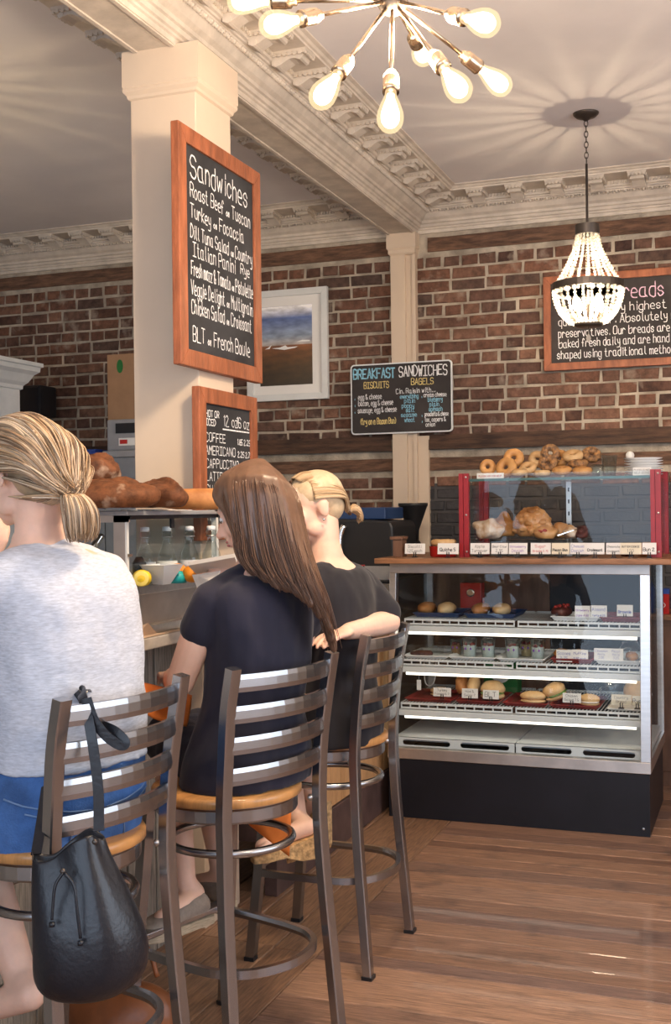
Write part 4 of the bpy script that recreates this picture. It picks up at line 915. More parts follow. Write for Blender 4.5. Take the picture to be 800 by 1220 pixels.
bagel(671, 567, 5.56, .046, 'golden bagel lying at the front right of the pile', 'bagel', tilt=.25); bagel(684, 550, 5.68, .050, 'round glossy bagel high on the right of the pile', 'bagel_pale', tilt=.5); bagel(690, 559, 5.62, .048, 'dark-topped bagel on the right of the pile', 'bagel_dark', tilt=.2); bagel(695, 568, 5.55, .046, 'brown bagel lowest at the right front of the pile', 'bagel', tilt=.2); bagel(706, 549, 5.70, .046, 'charred bagel at the far right of the pile', 'bagel_dark', tilt=.9, yaw=.4)
bagel(620, 568, 5.54, .040, 'small pale bagel lying in front between the plain bagels', 'bagel_pale', tilt=.15); bagel(642, 553, 5.70, .046, 'pale bagel leaning behind the twisted one', 'bagel_pale', tilt=1.0, yaw=.3); bagel(668, 553, 5.74, .046, 'golden bagel standing behind the seeded ones', 'bagel', tilt=1.15, yaw=-.2)
for i in range(7):
    mb = MB(); mb.lathe([(0, 0), (.05, 0), (.056, .003), (.088, .011), (.089, .013), (.058, .006), (0, .004)], seg=32); thing1('plate', mb, 'white_plastic', ('white plate at the bottom of the stack on the guard top', 'white plate second from the bottom of the stack', 'white plate third from the bottom of the stack', 'white plate in the middle of the stack', 'white plate third from the top of the stack', 'white plate second from the top of the stack', 'white plate on top of the stack by the red post')[i], 'plate', (xat(768, 5.66)+r_.uniform(-.003, .003), 5.66, 1.6005+i*.0125))
mb = MB(); mb.lathe([(0, 0), (.028, 0), (.038, .10), (.040, .10), (.041, .103), (.036, .103), (.027, .003), (0, .003)], seg=20); thing1('plastic_cup', mb, 'glass_ware', 'clear plastic cup standing right of the bagels', 'cup', (xat(727, 5.6), 5.6, 1.6005))
mb = MB(); mb.lathe([(0, 0), (.024, 0), (.030, .06), (.028, .06), (.023, .003), (0, .003)], seg=18); thing1('plastic_tub', mb, 'glass_ware', 'short clear tub between bagels and plastic cup', 'tub', (xat(713, 5.56), 5.56, 1.6005))
card(569, 601, 5.462, 1.6025, .026, ['PLEASE ASK FOR HELP'], 'white strip with red lettering at the left edge of the guard top', 'ink_red', stand=False, cat='note'); card(755, 777, 5.462, 1.6025, .036, ['PLATES DO NOT', 'SELF SERVE'], 'white note in front of the plate stack', stand=False, cat='note')
# ---- pastries under the guard
z = zt+.0005
ri = tag(MB().box((xat(562, 5.5), 5.52, zt+.0005), (xat(700, 5.5), 5.76, zt+.006)).box((xat(562, 5.5), 5.52, zt+.066), (xat(700, 5.5), 5.76, zt+.072)).box((xat(562, 5.5), 5.52, zt+.006), (xat(562, 5.5)+.006, 5.76, zt+.066)).box((xat(700, 5.5)-.006, 5.52, zt+.006), (xat(700, 5.5), 5.76, zt+.066)).build('acrylic_riser', 'glass_ware'), 'clear acrylic riser under the pastry platter inside the guard', 'stand')
z = zt+.0735
pt = tag(MB().lathe([(0, 0), (.12, 0), (.125, .008), (.115, .01), (0, .006)], sx=2.3, sy=.9, seg=36).build('pastry_platter', 'glass_ware'), 'long clear platter under the pastries inside the guard', 'platter'); pt.location = (xat(626, 5.62), 5.62, z); z += .011
def bun(px, Y, r, lab, m, name='pastry', cat='pastry', seed=0, amt=.2, flat=.2, rz=0, zz=0, extra=None, n=18):
    t = empty(name, (xat(px, Y), Y, z+zz), rz, lab, cat); lump(MB(), (0, 0, r[2]*(1-flat)), r, seed, amt, None, n+4, n-4, flat).build('dough', m, t, True); return t
bun(582, 5.57, (.078, .055, .050), 'sugar dusted pastry at the left inside the guard', 'sugar', 'sugar_pastry', seed=1, amt=.45, n=22); bun(599, 5.66, (.072, .05, .064), 'brown flaky pastry behind the sugared one', 'pastry', 'flaky_pastry', seed=5, amt=.5, n=22)
t = bun(635, 5.61, (.088, .07, .082), 'large glazed monkey-bread bun in the middle of the guard', 'glazed', 'glazed_bun', seed=8, amt=.12, n=22); N_ = 40
for i in range(N_):
    zz_ = i/N_; a = i*2.39996; k = math.sqrt(max(0, 1-zz_*zz_)); lump(MB(), (math.cos(a)*k*.078, math.sin(a)*k*.062, .030+zz_*.108), (.024, .022, .019), i, .25).build('dough_knob', 'glazed' if i % 3 else 'pastry', t, True)
t = bun(650, 5.52, (.058, .04, .034), 'berry-filled bun at the foot of the large glazed bun', 'glazed', 'berry_bun', seed=12, amt=.35); lump(MB(), (-.01, -.026, .036), (.022, .014, .012), 3, .3).build('berry_centre', 'berry', t, True)
bun(668, 5.68, (.045, .045, .042), 'round brown bun behind the berry-filled one', 'glazed', 'round_bun', seed=14, amt=.25); t = bun(681, 5.56, (.040, .05, .032), 'cream-topped pastry right of the berry bun', 'sugar', 'cream_pastry', seed=16, amt=.4)
t = bun(693, 5.55, (.030, .05, .032), 'chocolate-striped pastry at the right of the group', 'choc', 'chocolate_pastry', seed=18, amt=.35); t = bun(747, 5.60, (.036, .05, .018), 'flat dark cookie near the right post', 'choc', 'dark_cookie', 'cookie', seed=20, zz=zt+.001-z); bun(771, 5.58, (.045, .05, .036), 'small brown bun beside the right red post', 'crust_light', 'brown_bun', seed=22, zz=zt+.001-z)
mb = MB(); a, b = D(664, 638, 5.46), D(693, 628, 5.49); mb.bar(a, a.lerp(b, .45), .016, .006, t=(.022, .003)); mb.bar(a.lerp(b, .45), b, .022, .003, t=(.026, .002)); tag(mb.build('serving_knife', 'chrome'), 'silver serving knife laid on the pastries inside the guard', 'knife')
# ---- row of cards in front
cards = [(560, 583, ['Apple', 'Turnover'], 'ink', 'card', 'first white card right of the left red post'), (585, 605, ['Bear Claw', '2.95'], 'ink', 'card', 'white card left of the purple-lettered one on the worktop'), (606, 628, ['Strawberry', 'Danish'], 'ink_purple', 'card', 'white card with purple lettering on the worktop'), (632, 656, ['Sugar', 'Brioche 2.75'], 'ink_red', 'card', 'white card with red lettering on the worktop'), (657, 678, ['Pecan Bun'], 'ink', 'card_cream', 'cream card right of the red-lettered card'), (679, 698, ['Cheese', 'Danish'], 'ink_blue', 'card', 'bluish white card sixth in the worktop row'), (698, 720, ['Croissant'], 'ink', 'card', 'plain white card right of the blue-lettered one'), (722, 740, ['Chocolate', 'Croissant'], 'ink', 'card', 'lower white card left of the bold cream one'), (739, 764, ['BUTTER COOKIE', '1.50'], 'ink', 'card_cream', 'bold lettered cream card near the right post'), (765, 782, ['Bun 2'], 'ink', 'card', 'white card half behind the right red post')]
for i, (a, b, ls, ink, m, lab) in enumerate(cards): card(a, b, 5.395+(.006 if i % 2 else 0), zt+.0005, .052, ls, lab, ink, m, tilt=.15)
card(482, 506, 5.40, zt+.0005, .050, ['Biscotti', '1.25 each'], 'white card by the wooden block left of the guard', tilt=.15); card(521, 546, 5.375, zt+.0005, .052, ['Quiche 5'], 'white card in front of the red dish', tilt=.15)
dish = empty('red_dish', (xat(528, 5.47), 5.47, zt), 0, 'red round dish with a small quiche left of the guard', 'dish'); MB().lathe([(0, 0), (.058, 0), (.064, .006), (.068, .05), (.070, .052), (.064, .052), (.060, .01), (0, .008)], seg=32).build('dish_body', 'red_ceramic', dish, True)
q_ = empty('small_quiche', (xat(528, 5.47), 5.47, zt+.009), 0, 'golden quiche with red topping in the red dish', 'quiche'); mb = MB(); mb.torus((0, 0, .060), .046, .016, 24, 10)
for v in mb.b.verts: v.co *= 1+.05*noise.noise(v.co*40)
mb.build('crust', 'bagel_pale', q_, True); MB().lathe([(0, 0), (.045, .0), (.048, .052), (0, .062)], seg=20).build('base', 'roll', q_, True); mb = MB()
for i in range(12): a = r_.uniform(0, 6.28); k = r_.uniform(.0, .03); mb.ell((k*math.cos(a), k*math.sin(a), .064), (.010, .010, .008), 8, 6)
mb.build('red_topping', 'berry', q_, True)
tag(MB().box((xat(470, 5.45), 5.42, zt), (xat(481, 5.45), 5.50, zt+.085)).box((xat(467, 5.45), 5.41, zt+.085), (xat(482, 5.45), 5.51, zt+.10)).build('wooden_block', 'cabinet_brown', bevel=.003), 'brown wooden block at the left end of the worktop', 'block')
# ---- behind the case, on the staff side
sb = empty('back_counter', (-.75, 6.30, 0), 0, 'brown wooden cabinet against the wall right of the pastry case', 'cabinet'); MB().box((-.0, 0, 0), (1.6, .36, .87)).build('body', 'cabinet_brown', sb); MB().box((-.02, -.02, .87), (1.62, .38, .895)).build('counter_slab', 'wood_top', sb)
for x in (.02, .55, 1.08): MB().box((x, -.012, .08), (x+.5, 0, .84)).build('door', 'cabinet_brown', sb, bevel=.004)
rb = empty('red_carton', (-.545, 6.36, .896), 0, 'red carton with white lettering seen past the right end of the case', 'carton'); MB().box((-.07, -.03, 0), (.07, .04, .13)).build('carton_body', 'red_ceramic', rb); MB().box((-.071, -.031, .105), (.071, .041, .131)).build('blue_top', 'blue_plastic', rb)
write('carton_lettering', [('TEA', -.02, .065, .02), ('BLEND', -.045, .035, .022)], rb, (0, -.0305, 0), (1, 0, 0), (0, 0, 1), (0, -1, 0), 'card', thick=.004)
mb = MB(); mb.lathe([(0, 0), (.03, 0), (.032, .01), (.032, .13), (.012, .17), (.012, .19), (0, .19)], seg=18); thing1('syrup_bottle', mb, 'blue_plastic', 'blue bottle on the brown cabinet right of the red carton', 'bottle', (-.40, 6.38, .896))
mb = MB(); mb.lathe([(0, 0), (.04, 0), (.04, .05), (.036, .05), (.036, .004), (0, .004)], seg=20); thing1('white_cup', mb, 'white_plastic', 'white cup on the brown cabinet at the edge of view', 'cup', (-.33, 6.34, .896))
bc = tag(MB().box((-2.20, 5.62, 0), (-1.765, 6.55, 1.10)).build('black_cabinet', 'black', bevel=.004), 'black cabinet under the espresso machine left of the pastry case', 'cabinet')
es = empty('espresso_machine', (-1.99, 5.90, 1.101), 0, 'black espresso machine with rounded chrome corner behind the women', 'coffee machine')
mb = MB(); prof = [(-.175, 0), (.19, 0), (.21, .10), (.205, .27), (.19, .30), (-.10, .315), (-.15, .30), (-.175, .25)]; mb.prism([(x, -.20, zz) for x, zz in prof], (0, 0, 0), (0, .42, 0)); mb.build('body', 'black_plastic', es, bevel=.012)
MB().box((-.14, -.12, .31), (.14, .20, .372)).build('cup_rail', 'blue_dark', es, bevel=.006)
MB().tube(catmull([(-.06, -.215, .02), (-.075, -.225, .12), (-.075, -.225, .22), (-.055, -.215, .28)], 6), .018, 10, up=(0, 1, 0)).build('chrome_column', 'chrome', es, True); MB().tube(catmull([(-.105, -.21, .0), (-.115, -.22, .12), (-.11, -.22, .24), (-.09, -.21, .30)], 6), .010, 8, up=(0, 1, 0)).build('chrome_trim', 'brass', es, True)
MB().box((.05, -.205, .0), (.20, -.19, .07)).build('drip_panel', 'grey_machine', es)
write('red_mark', [('cup', .005, .045, .045, .05)], es, (0, -.2025, 0), (1, 0, 0), (0, 0, 1), (0, -1, 0), 'ink_red', thick=.006, slant=.2)
mb = MB(); mb.lathe([(.03, 0), (.032, .06), (.078, .19), (.082, .195), (.082, .21), (.078, .21), (.028, .065), (.0, .06)], seg=28); gh = mb.build('grinder_hopper', 'black_plastic', None, True); gh.location = (-1.83, 6.22, 1.285); tag(gh, 'dark cone hopper of the coffee grinder beside the cream pilaster', 'hopper')
mb = MB(); mb.lathe([(.0, 0), (.07, 0), (.07, .02), (.05, .03), (.05, .15), (.035, .185), (0, .185)], seg=24); gg = mb.build('coffee_grinder', 'black_plastic', None, True); gg.location = (-1.83, 6.22, 1.101); tag(gg, 'black coffee grinder body behind the espresso machine', 'grinder')
# ================================================================== COUNTER
KX = -1.72
ct = tag(MB().box((-2.55, -.2, 1.052), (KX, 4.05, 1.088)).build('bar_counter', 'counter', bevel=.004), 'long grey counter slab where the three women sit', 'counter')
cbase = empty('counter_base', (-1.93, -.2, 0), 0, 'bar base clad in weathered grey boards under the counter slab', 'counter base')
MB().box((-.55, 0, 0), (-.012, 3.86, 1.05)).build('carcass', 'base_dark', cbase)
r_ = random.Random(5); y = 0
while y < 3.86:
    w = r_.uniform(.085, .12); mb = MB(); j = r_.uniform(-.003, .003); mb.box((-.012, y+.003, .0), (.006+j, min(3.86, y+w)-.003, 1.05)); mb.build('board', 'weathered', cbase, bevel=.002); y += w
c2 = empty('service_counter', (-1.76, 4.06, 0), 0, 'light wood slatted counter between the bar and the pastry case', 'counter base')
MB().box((-.6, 0, .2), (-.012, 1.56, 1.05)).build('carcass', 'base_dark', c2)
y = 0
while y < 1.5: MB().box((-.012, y+.0015, .19), (.004, y+.060, 1.05)).build('slat', 'maple', c2, bevel=.0015); y += .0615
tag(MB().box((-1.80, 4.06, 0), (-1.748, 5.62, .185)).build('baseboard_1', 'base_dark', bevel=.003), kind='structure')
tag(MB().box((-2.40, 4.06, 1.052), (-1.73, 5.60, 1.088)).build('service_worktop', 'counter', bevel=.004), 'grey worktop behind the far woman, joined to the bar counter', 'worktop')
# ================================================================== SALAD CASE ON THE COUNTER
SX0, SX1, SY0, SY1, SZ = -2.30, -1.775, 3.03, 3.648, 1.0885
sc_ = empty('salad_display_case', (SX1, SY0, SZ), 0, 'small glass counter case with bottles inside and loaves of bread on top', 'display case'); so = V((SX1, SY0, SZ))
def sbx(name, lo, hi, m, parent=None, bevel=0): return MB().box(V(lo)-so, V(hi)-so).build(name, m, parent or sc_, bevel=bevel)
sbx('base', (SX0, SY0+.01, SZ+.015), (SX1-.01, SY1, 1.215), 'steel_dull'); sbx('foot_rail', (SX0, SY0, SZ), (SX1+.02, SY1, SZ+.03), 'steel', bevel=.004); sbx('front_rail', (SX0, SY0, 1.212), (SX1+.012, SY1, 1.240), 'steel', bevel=.003)
sbx('top_panel', (SX0-.01, SY0-.005, 1.452), (SX1+.006, SY1, 1.466), 'grey_machine', bevel=.003); sbx('top_rail', (SX0, SY0, 1.432), (SX1, SY0+.02, 1.452), 'steel_dull'); sbx('top_rail', (SX1-.012, SY0, 1.440), (SX1, SY1, 1.452), 'black')
sbx('corner_post', (SX1-.045, SY0, 1.24), (SX1-.006, SY0+.022, 1.452), 'steel_dull'); sbx('corner_trim', (SX1-.006, SY0, 1.24), (SX1, SY0+.012, 1.452), 'white_enamel'); sbx('corner_post', (SX0, SY0, 1.24), (SX0+.03, SY0+.022, 1.452), 'steel_dull'); sbx('corner_post', (SX1-.02, SY1-.015, 1.24), (SX1, SY1, 1.452), 'white_enamel')
sbx('front_glass', (SX1-.006, SY0+.014, 1.24), (SX1-.001, SY1-.015, 1.44), 'glass'); sbx('side_glass', (SX0+.03, SY0+.006, 1.24), (SX1-.045, SY0+.010, 1.432), 'glass'); sbx('end_glass', (SX0+.03, SY1-.010, 1.24), (SX1-.02, SY1-.006, 1.452), 'glass'); sbx('floor_plate', (SX0, SY0+.01, 1.232), (SX1-.01, SY1-.01, 1.2405), 'steel')
sbx('clip', (SX1-.002, SY0+.27, 1.41), (SX1+.004, SY0+.29, 1.44), 'black'); sbx('knob', (SX1-.002, SY0+.002, 1.33), (SX1+.008, SY0+.02, 1.338), 'chrome')
# napkins on the counter
mb = MB(); a = [(-1.752, 3.06, 1.0895), (-1.722, 3.02, 1.0895), (-1.722, 3.28, 1.0895), (-1.752, 3.34, 1.0895)]; mb.prism(a, (0, 0, 0), (0, 0, .001)); mb.add([(-1.752, 3.04, 1.091), (-1.750, 3.16, 1.091), (-1.735, 3.08, 1.130), (-1.748, 3.045, 1.122)], ((0, 1, 2, 3),)); tag(mb.build('paper_napkin', 'kraft'), 'crumpled brown paper napkin on the counter edge', 'napkin')
# inside
z = 1.241
def bottle(px, dpt, lab):
    t = empty('swing_top_bottle', tuple(V((D(px, 650, dpt).x, D(px, 650, dpt).y, z))), 0, lab, 'bottle')
    MB().lathe([(0, 0), (.030, 0), (.033, .004), (.033, .055), (.028, .085), (.017, .110), (.013, .125), (.013, .150), (.015, .152), (.015, .158), (.012, .158), (.0, .158)], seg=20).build('bottle_glass', 'glass_ware', t, True)
    MB().lathe([(0, .158), (.013, .158), (.015, .162), (.014, .172), (0, .174)], seg=14).build('stopper', 'white_enamel', t, True); MB().lathe([(.0335, .035), (.0338, .035), (.0338, .062), (.0335, .062)], seg=20).build('paper_band', 'card', t, True); MB().torus((0, 0, .140), .0165, .0016, 16, 6).tube([(.0165, 0, .140), (.019, 0, .155), (.006, 0, .171)], .0013, 6).tube([(-.0165, 0, .140), (-.019, 0, .155), (-.006, 0, .171)], .0013, 6).build('wire_bail', 'steel', t, True)
bottle(173, 3.72, 'swing-top glass bottle nearest the corner post of the salad case'); bottle(199, 3.78, 'swing-top glass bottle second from the corner post'); bottle(226, 3.83, 'swing-top glass bottle third from the corner post'); bottle(252, 3.88, 'swing-top glass bottle behind the dark-haired woman’s face'.replace('’', "'"))
def at(px, py, d): return D(px, py, d)
p = at(169, 690, 3.50); lm = empty('lemon_half', (p.x, p.y, z+.022), .4, 'cut half lemon facing out at the corner of the salad case', 'lemon'); lump(MB(), (0, .004, 0), (.030, .024, .026), 3, .04).build('peel', 'lemon', lm, True); MB().lathe([(0, .001), (.022, .001), (.024, 0), (.0, -.001)], (0, -.0165, 0), 24, (0, -1, 0)).build('flesh', 'lemon_flesh', lm, True)
p = at(193, 684, 3.56); mb = MB(); mb.lathe([(0, 0), (.026, 0), (.028, .003), (.066, .058), (.068, .060), (.064, .060), (.025, .005), (0, .005)], seg=4); thing1('square_bowl', mb, 'white_enamel', 'flared white square bowl between the lemon and the teal cup', 'bowl', (p.x, p.y, z), .6, smooth=False)
p = at(211, 688, 3.62); mb = MB(); mb.lathe([(0, 0), (.030, 0), (.032, .02), (.022, .034), (0, .040)], seg=20); thing1('teal_cup', mb, 'teal', 'teal round cup behind the front glass of the salad case', 'cup', (p.x, p.y, z)); p = at(217, 678, 3.68)
for i, (px, py, d, lab) in enumerate(((212, 672, 3.74, 'orange fruit behind the teal cup'), (229, 684, 3.62, 'orange fruit right of the teal cup'), (231, 672, 3.70, 'orange fruit at the back right of the salad case'))):
    p = at(px, py, d); mb = MB(); lump(mb, (0, 0, .028), (.030, .030, .028), i, .03); thing1('orange', mb, 'orange_fruit', lab, 'orange', (p.x, p.y, z))
p = at(166, 678, 3.68); mb = MB(); mb.lathe([(0, 0), (.022, 0), (.022, .06), (.010, .08), (0, .08)], seg=16); thing1('dark_jar', mb, 'black_plastic', 'small dark jar behind the lemon half', 'jar', (p.x, p.y, z))
mb = MB(); p = at(105, 640, 3.7); mb.bar((-.05, 0, .0), (.05, 0, .13), .022, .014); mb.lathe([(0, 0), (.035, 0), (.03, .03), (0, .035)], (.10, 0, 0), 14); thing1('slicer_arm', mb, 'chrome', 'chrome tool handle leaning inside the salad case', 'tool', (p.x, p.y, z+.02))
# bread on top
z = 1.4665
tag(MB().box((-2.29, 3.04, z), (-1.80, 3.50, z+.004)).build('paper_sheet', 'paper'), 'white paper sheet under the dark loaves', 'paper'); z += .0045
def loaf(px, dpt, z_, L, W_, H_, rz, lab, seed, tilt=0):
    p = D(px, 580, dpt); t = empty('dark_loaf', (p.x, p.y, z_), rz, lab, 'bread'); mb = MB(); rot = Matrix.Rotation(tilt, 3, 'Y'); lump(mb, (0, 0, H_*.40), (L/2, W_/2, H_*.60), seed, .16, 9, 44, 26, .42, rot)
    for v in mb.b.verts:
        v.co += v.co.normalized()*(.010*noise.noise(v.co*22)+.005*noise.noise(v.co*55))
        g = abs(v.co.y+.12*v.co.x-.012); 
        if v.co.z > H_*.5 and g < .012: v.co.z += .010-.5*g
    mb.build('crust', 'crust_dark', t, True); return t
loaf(126, 3.46, z, .33, .16, .088, .42, 'long dark crusty loaf at the front of the bread pile', 1); loaf(184, 3.62, z, .25, .15, .088, -.35, 'dark loaf with floury end right of the long loaf', 2); loaf(103, 3.60, z+.078, .22, .14, .092, .3, 'dark loaf lying on top of the long loaf', 3, -.06)
p = D(240, 596, 3.70); bg = empty('baguette', (p.x, p.y, z-.004), .55, 'golden baguette with a pale cut end at the right of the loaves', 'bread'); mb = MB(); mb.sweep([(-.16, 0, .033), (-.08, 0, .034), (0, 0, .034), (.052, 0, .034)], [(.036*math.cos(a*.3927), .034*math.sin(a*.3927)) for a in range(16)], scales=[.55, .95, 1, 1]); mb.build('crust', 'crust_light', bg, True)
mb = MB(); mb.lathe([(0, .002), (.033, .002), (.035, 0)], (.0525, 0, .034), 22, (1, 0, 0)); mb.build('cut_face', 'crumb', bg)
# ================================================================== FAR ROOM, BEHIND THE COLUMN
cab = empty('white_hutch', (-4.16, 4.6, 0), 0, 'white painted hutch with a crown moulding in the far room', 'cabinet'); MB().box((-.6, 0, 0), (0, 1.28, 2.21)).build('body', 'white_wood', cab, bevel=.004)
mb = MB(); ringbox(mb, -.6, 0, 0, 1.28, [(.002, 2.20), (.012, 2.205), (.014, 2.225), (.035, 2.245), (.06, 2.29), (.085, 2.31), (.088, 2.335), (.10, 2.34), (.10, 2.362), (.0, 2.362)]); mb.build('crown_moulding', 'white_wood', cab)
for y in (.03, .65): MB().box((-.001, y, .9), (.014, y+.58, 2.15)).build('door', 'white_wood', cab, bevel=.004)
sp = empty('wall_speaker', (-4.49, 6.50, 2.09), 0, 'black speaker box on the far brick wall beside the white hutch', 'speaker'); MB().box((-.11, -.09, 0), (.11, .10, .205)).build('cabinet', 'black_plastic', sp, bevel=.015); MB().box((-.095, -.096, .015), (.095, -.088, .19)).build('grille', 'black', sp, bevel=.003); MB().box((-.03, .10, .06), (.03, .197, .14)).build('wall_bracket', 'black_plastic', sp)
gc = empty('grey_cupboard', (-4.2, 6.08, 0), 0, 'grey kitchen cupboard against the far wall behind the loaves', 'cupboard'); MB().box((0, 0, 0), (1.0, .58, 1.66)).build('body', 'grey_bin', gc, bevel=.004)
for x in (.01, .505): d_ = MB().box((x, -.016, .05), (x+.485, 0, 1.62)).build('door', 'grey_bin', gc, bevel=.003); MB().box((x+.44, -.032, .8), (x+.455, -.016, 1.0)).build('handle', 'steel', d_)
z = 1.6605
gb2 = empty('grey_storage_bin', (-3.56, 6.35, z), 0, 'grey lidded storage bin under the kitchen scale', 'bin'); MB().box((-.19, -.2, 0), (.19, .2, .135)).build('bin_body', 'grey_bin', gb2, bevel=.01); MB().box((-.2, -.21, .135), (.2, .21, .175)).build('lid', 'grey_machine', gb2, bevel=.006)
sm = empty('kitchen_machine', (-3.56, 6.33, z+.176), 0, 'grey kitchen scale with dark display on the storage bin', 'machine'); MB().box((-.185, -.16, 0), (.2, .16, .19)).build('machine_body', 'grey_machine', sm, bevel=.012); MB().box((-.12, -.166, .105), (.17, -.158, .165)).build('display', 'black', sm); MB().box((-.10, -.165, .03), (.10, -.158, .075)).build('key_panel', 'card', sm); MB().box((-.09, -.168, .04), (-.04, -.164, .065)).build('red_key', 'red_ceramic', sm)
bx = empty('cardboard_box', (-3.64, 6.34, z+.367), 0, 'tall brown cardboard box standing on the kitchen scale', 'box'); MB().box((-.145, -.09, 0), (.10, .10, .405)).build('box_body', 'cardboard', bx, bevel=.003); MB().lathe([(0, 0), (.022, 0), (.022, .001), (0, .001)], (-.055, -.0905, .33), 16, (0, -1, 0), 1, 1.9).build('green_print', 'green', bx)
for i in range(3):
    t = empty('blue_tray', (-3.98, 6.34, z+.01+i*.062), 0, ('lowest blue plastic tray on the grey cupboard', 'middle blue plastic tray on the grey cupboard', 'topmost blue plastic tray on the grey cupboard')[i], 'tray'); mb = MB(); ringbox(mb, -.17, -.2, .17, .2, [(-.015, -.01), (0, .045), (.012, .047), (.012, .053), (-.005, .053), (-.02, -.004)]); mb.build('tray_body', ('blue_dark', 'grey_bin', 'blue_plastic')[i], t)
# ================================================================== BAR STOOLS
def make_stool():
    t = empty('bar_stool', label='tmp', cat='bar stool', group='ladder-back bar stools at the counter')
    prof = [(-.018, -.012), (-.014, -.0145), (.014, -.0145), (.018, -.012), (.018, .012), (.014, .0145), (-.014, .0145), (-.018, .012)]
    side = [(-.215, .0), (-.198, .20), (-.180, .42), (-.171, .60), (-.170, .70), (-.178, .83), (-.194, .96), (-.215, 1.07)]
    for sx in (-1, 1):
        pts = catmull([(sx*(.215-.022*min(1, z/.6)+(.006 if z > .9 else 0)), y, z) for y, z in side], 4)
        mb = MB(); mb.sweep(pts, prof, up=(0, 1, 0)); l = mb.build('rear_leg', 'metal', t); MB().box((sx*.215-.02, -.232, -.0005), (sx*.215+.02, -.198, .012)).build('glide', 'black_plastic', l)
        mb = MB(); mb.sweep([(sx*.165, .135, .69), (sx*.172, .15, .5), (sx*.182, .175, .25), (sx*.192, .20, .0)], [(-.015, -.015), (.015, -.015), (.015, .015), (-.015, .015)], up=(0, 1, 0)); l = mb.build('front_leg', 'metal', t); MB().box((sx*.192-.017, .183, -.0005), (sx*.192+.017, .217, .012)).build('glide', 'black_plastic', l)
    for z in (1.030, .950, .870, .790):
        yp = -.174-(z-.79)*.140; n = 10; mb = MB(); f = lambda u: (u*.186, yp-.002-.040*(1-u*u), z)
        mb.sweep([f(-1+2*i/n) for i in range(n+1)], [(-.006, -.022), (-.002, -.0235), (.005, -.022), (.0075, -.010), (.0075, .010), (.005, .022), (-.002, .0235), (-.006, .022)]); mb.build('slat', 'metal', t)
    q = [(.0, .7), (.10, .7)]
    def dsc(r, z0, z1, e):
        pr = [(r-e, z0), (r, z0+e*.6), (r, z1-e), (r-e*.4, z1-e*.35), (r-e*1.2, z1)]; mb = MB(); mb.lathe([(0, z0)]+pr+[(0, z1+.001)], (0, .0, 0), 40); return mb
    dsc(.205, .694, .722, .008).build('seat', 'seat_wood', t, True)
    mb = MB(); mb.lathe([(.178, .655), (.192, .655), (.194, .66), (.194, .688), (.19, .693), (.178, .693), (.178, .655)], seg=40); mb.build('seat_ring', 'metal', t)
    bolt = MB()
    for sx in (-1, 1): mb = MB(); mb.ell((sx*.178, -.150, .665), .010, 10, 6); mb.build('bolt', 'steel', t, True)
    mb = MB(); mb.torus((0, -.012, .575), .168, .0115, 40, 8); mb.build('upper_ring', 'metal', t, True)
    half = [(.186, .185), (.190, .05), (.188, -.06), (.172, -.140), (.115, -.205), (0, -.236)]; loop = catmull([(x, y, .285) for x, y in half]+[(-x, y, .285) for x, y in half[-2::-1]], 5)
    mb = MB(); mb.sweep(loop, [(-.008, -.011), (.008, -.011), (.011, 0), (.008, .011), (-.008, .011)]); mb.build('foot_ring', 'metal', t)
    mb = MB(); mb.box((-.178, .155, .300), (.178, .195, .318)); mb.build('foot_bar', 'metal', t, bevel=.003)
    return t
st3 = make_stool(); st3.location = (-1.385, 3.655, 0); st3.rotation_euler = (0, 0, math.radians(89)); st3['label'] = 'metal ladder-back stool with round wood seat farthest back, beside the pastry case'
st2 = copy_tree(st3); st2.location = (-1.388, 2.885, 0); st2.rotation_euler = (0, 0, math.radians(72.5)); st2['label'] = 'metal ladder-back stool under the long-haired woman in the middle'
st1 = copy_tree(st3); st1.location = (-1.565, 2.34, 0); st1.rotation_euler = (0, 0, math.radians(79)); st1['label'] = 'metal ladder-back stool nearest, with the black bag on its back'
# ================================================================== PEOPLE
def solid(name, mb, m, parent, voxel=.006, smooth=3, fold=None):
    """union of closed shapes as one continuous skin"""
    bmesh.ops.recalc_face_normals(mb.b, faces=mb.b.faces)
    me = bpy.data.meshes.new(name); mb.b.to_mesh(me); mb.b.free(); o = bpy.data.objects.new('work', me); COL.objects.link(o)
    r = o.modifiers.new('r', 'REMESH'); r.mode = 'VOXEL'; r.voxel_size = voxel; s = o.modifiers.new('s', 'SMOOTH'); s.factor = .5; s.iterations = smooth
    dg = bpy.context.evaluated_depsgraph_get(); me2 = bpy.data.meshes.new_from_object(o.evaluated_get(dg)); bpy.data.objects.remove(o); bpy.data.meshes.remove(me)
    me2.name = name; me2.materials.clear()
    if fold:
        nr = [v.normal.copy() for v in me2.vertices]
        for v, n in zip(me2.vertices, nr): v.co += n*fold(v.co)
    return link(name, me2, m, parent, True)
def limb(mb, pts, rad, seg=14):
    pts = [V(p) for p in pts]
    for i, (p, r) in enumerate(zip(pts, rad)): mb.ell(p, r, seg, 10)
    for a, b, ra, rb in zip(pts, pts[1:], rad, rad[1:]):
        d = b-a; L = d.length
        if L > 1e-4: mb.lathe([(0, 0), (ra, 0), (rb, L), (0, L)], a, seg, d)
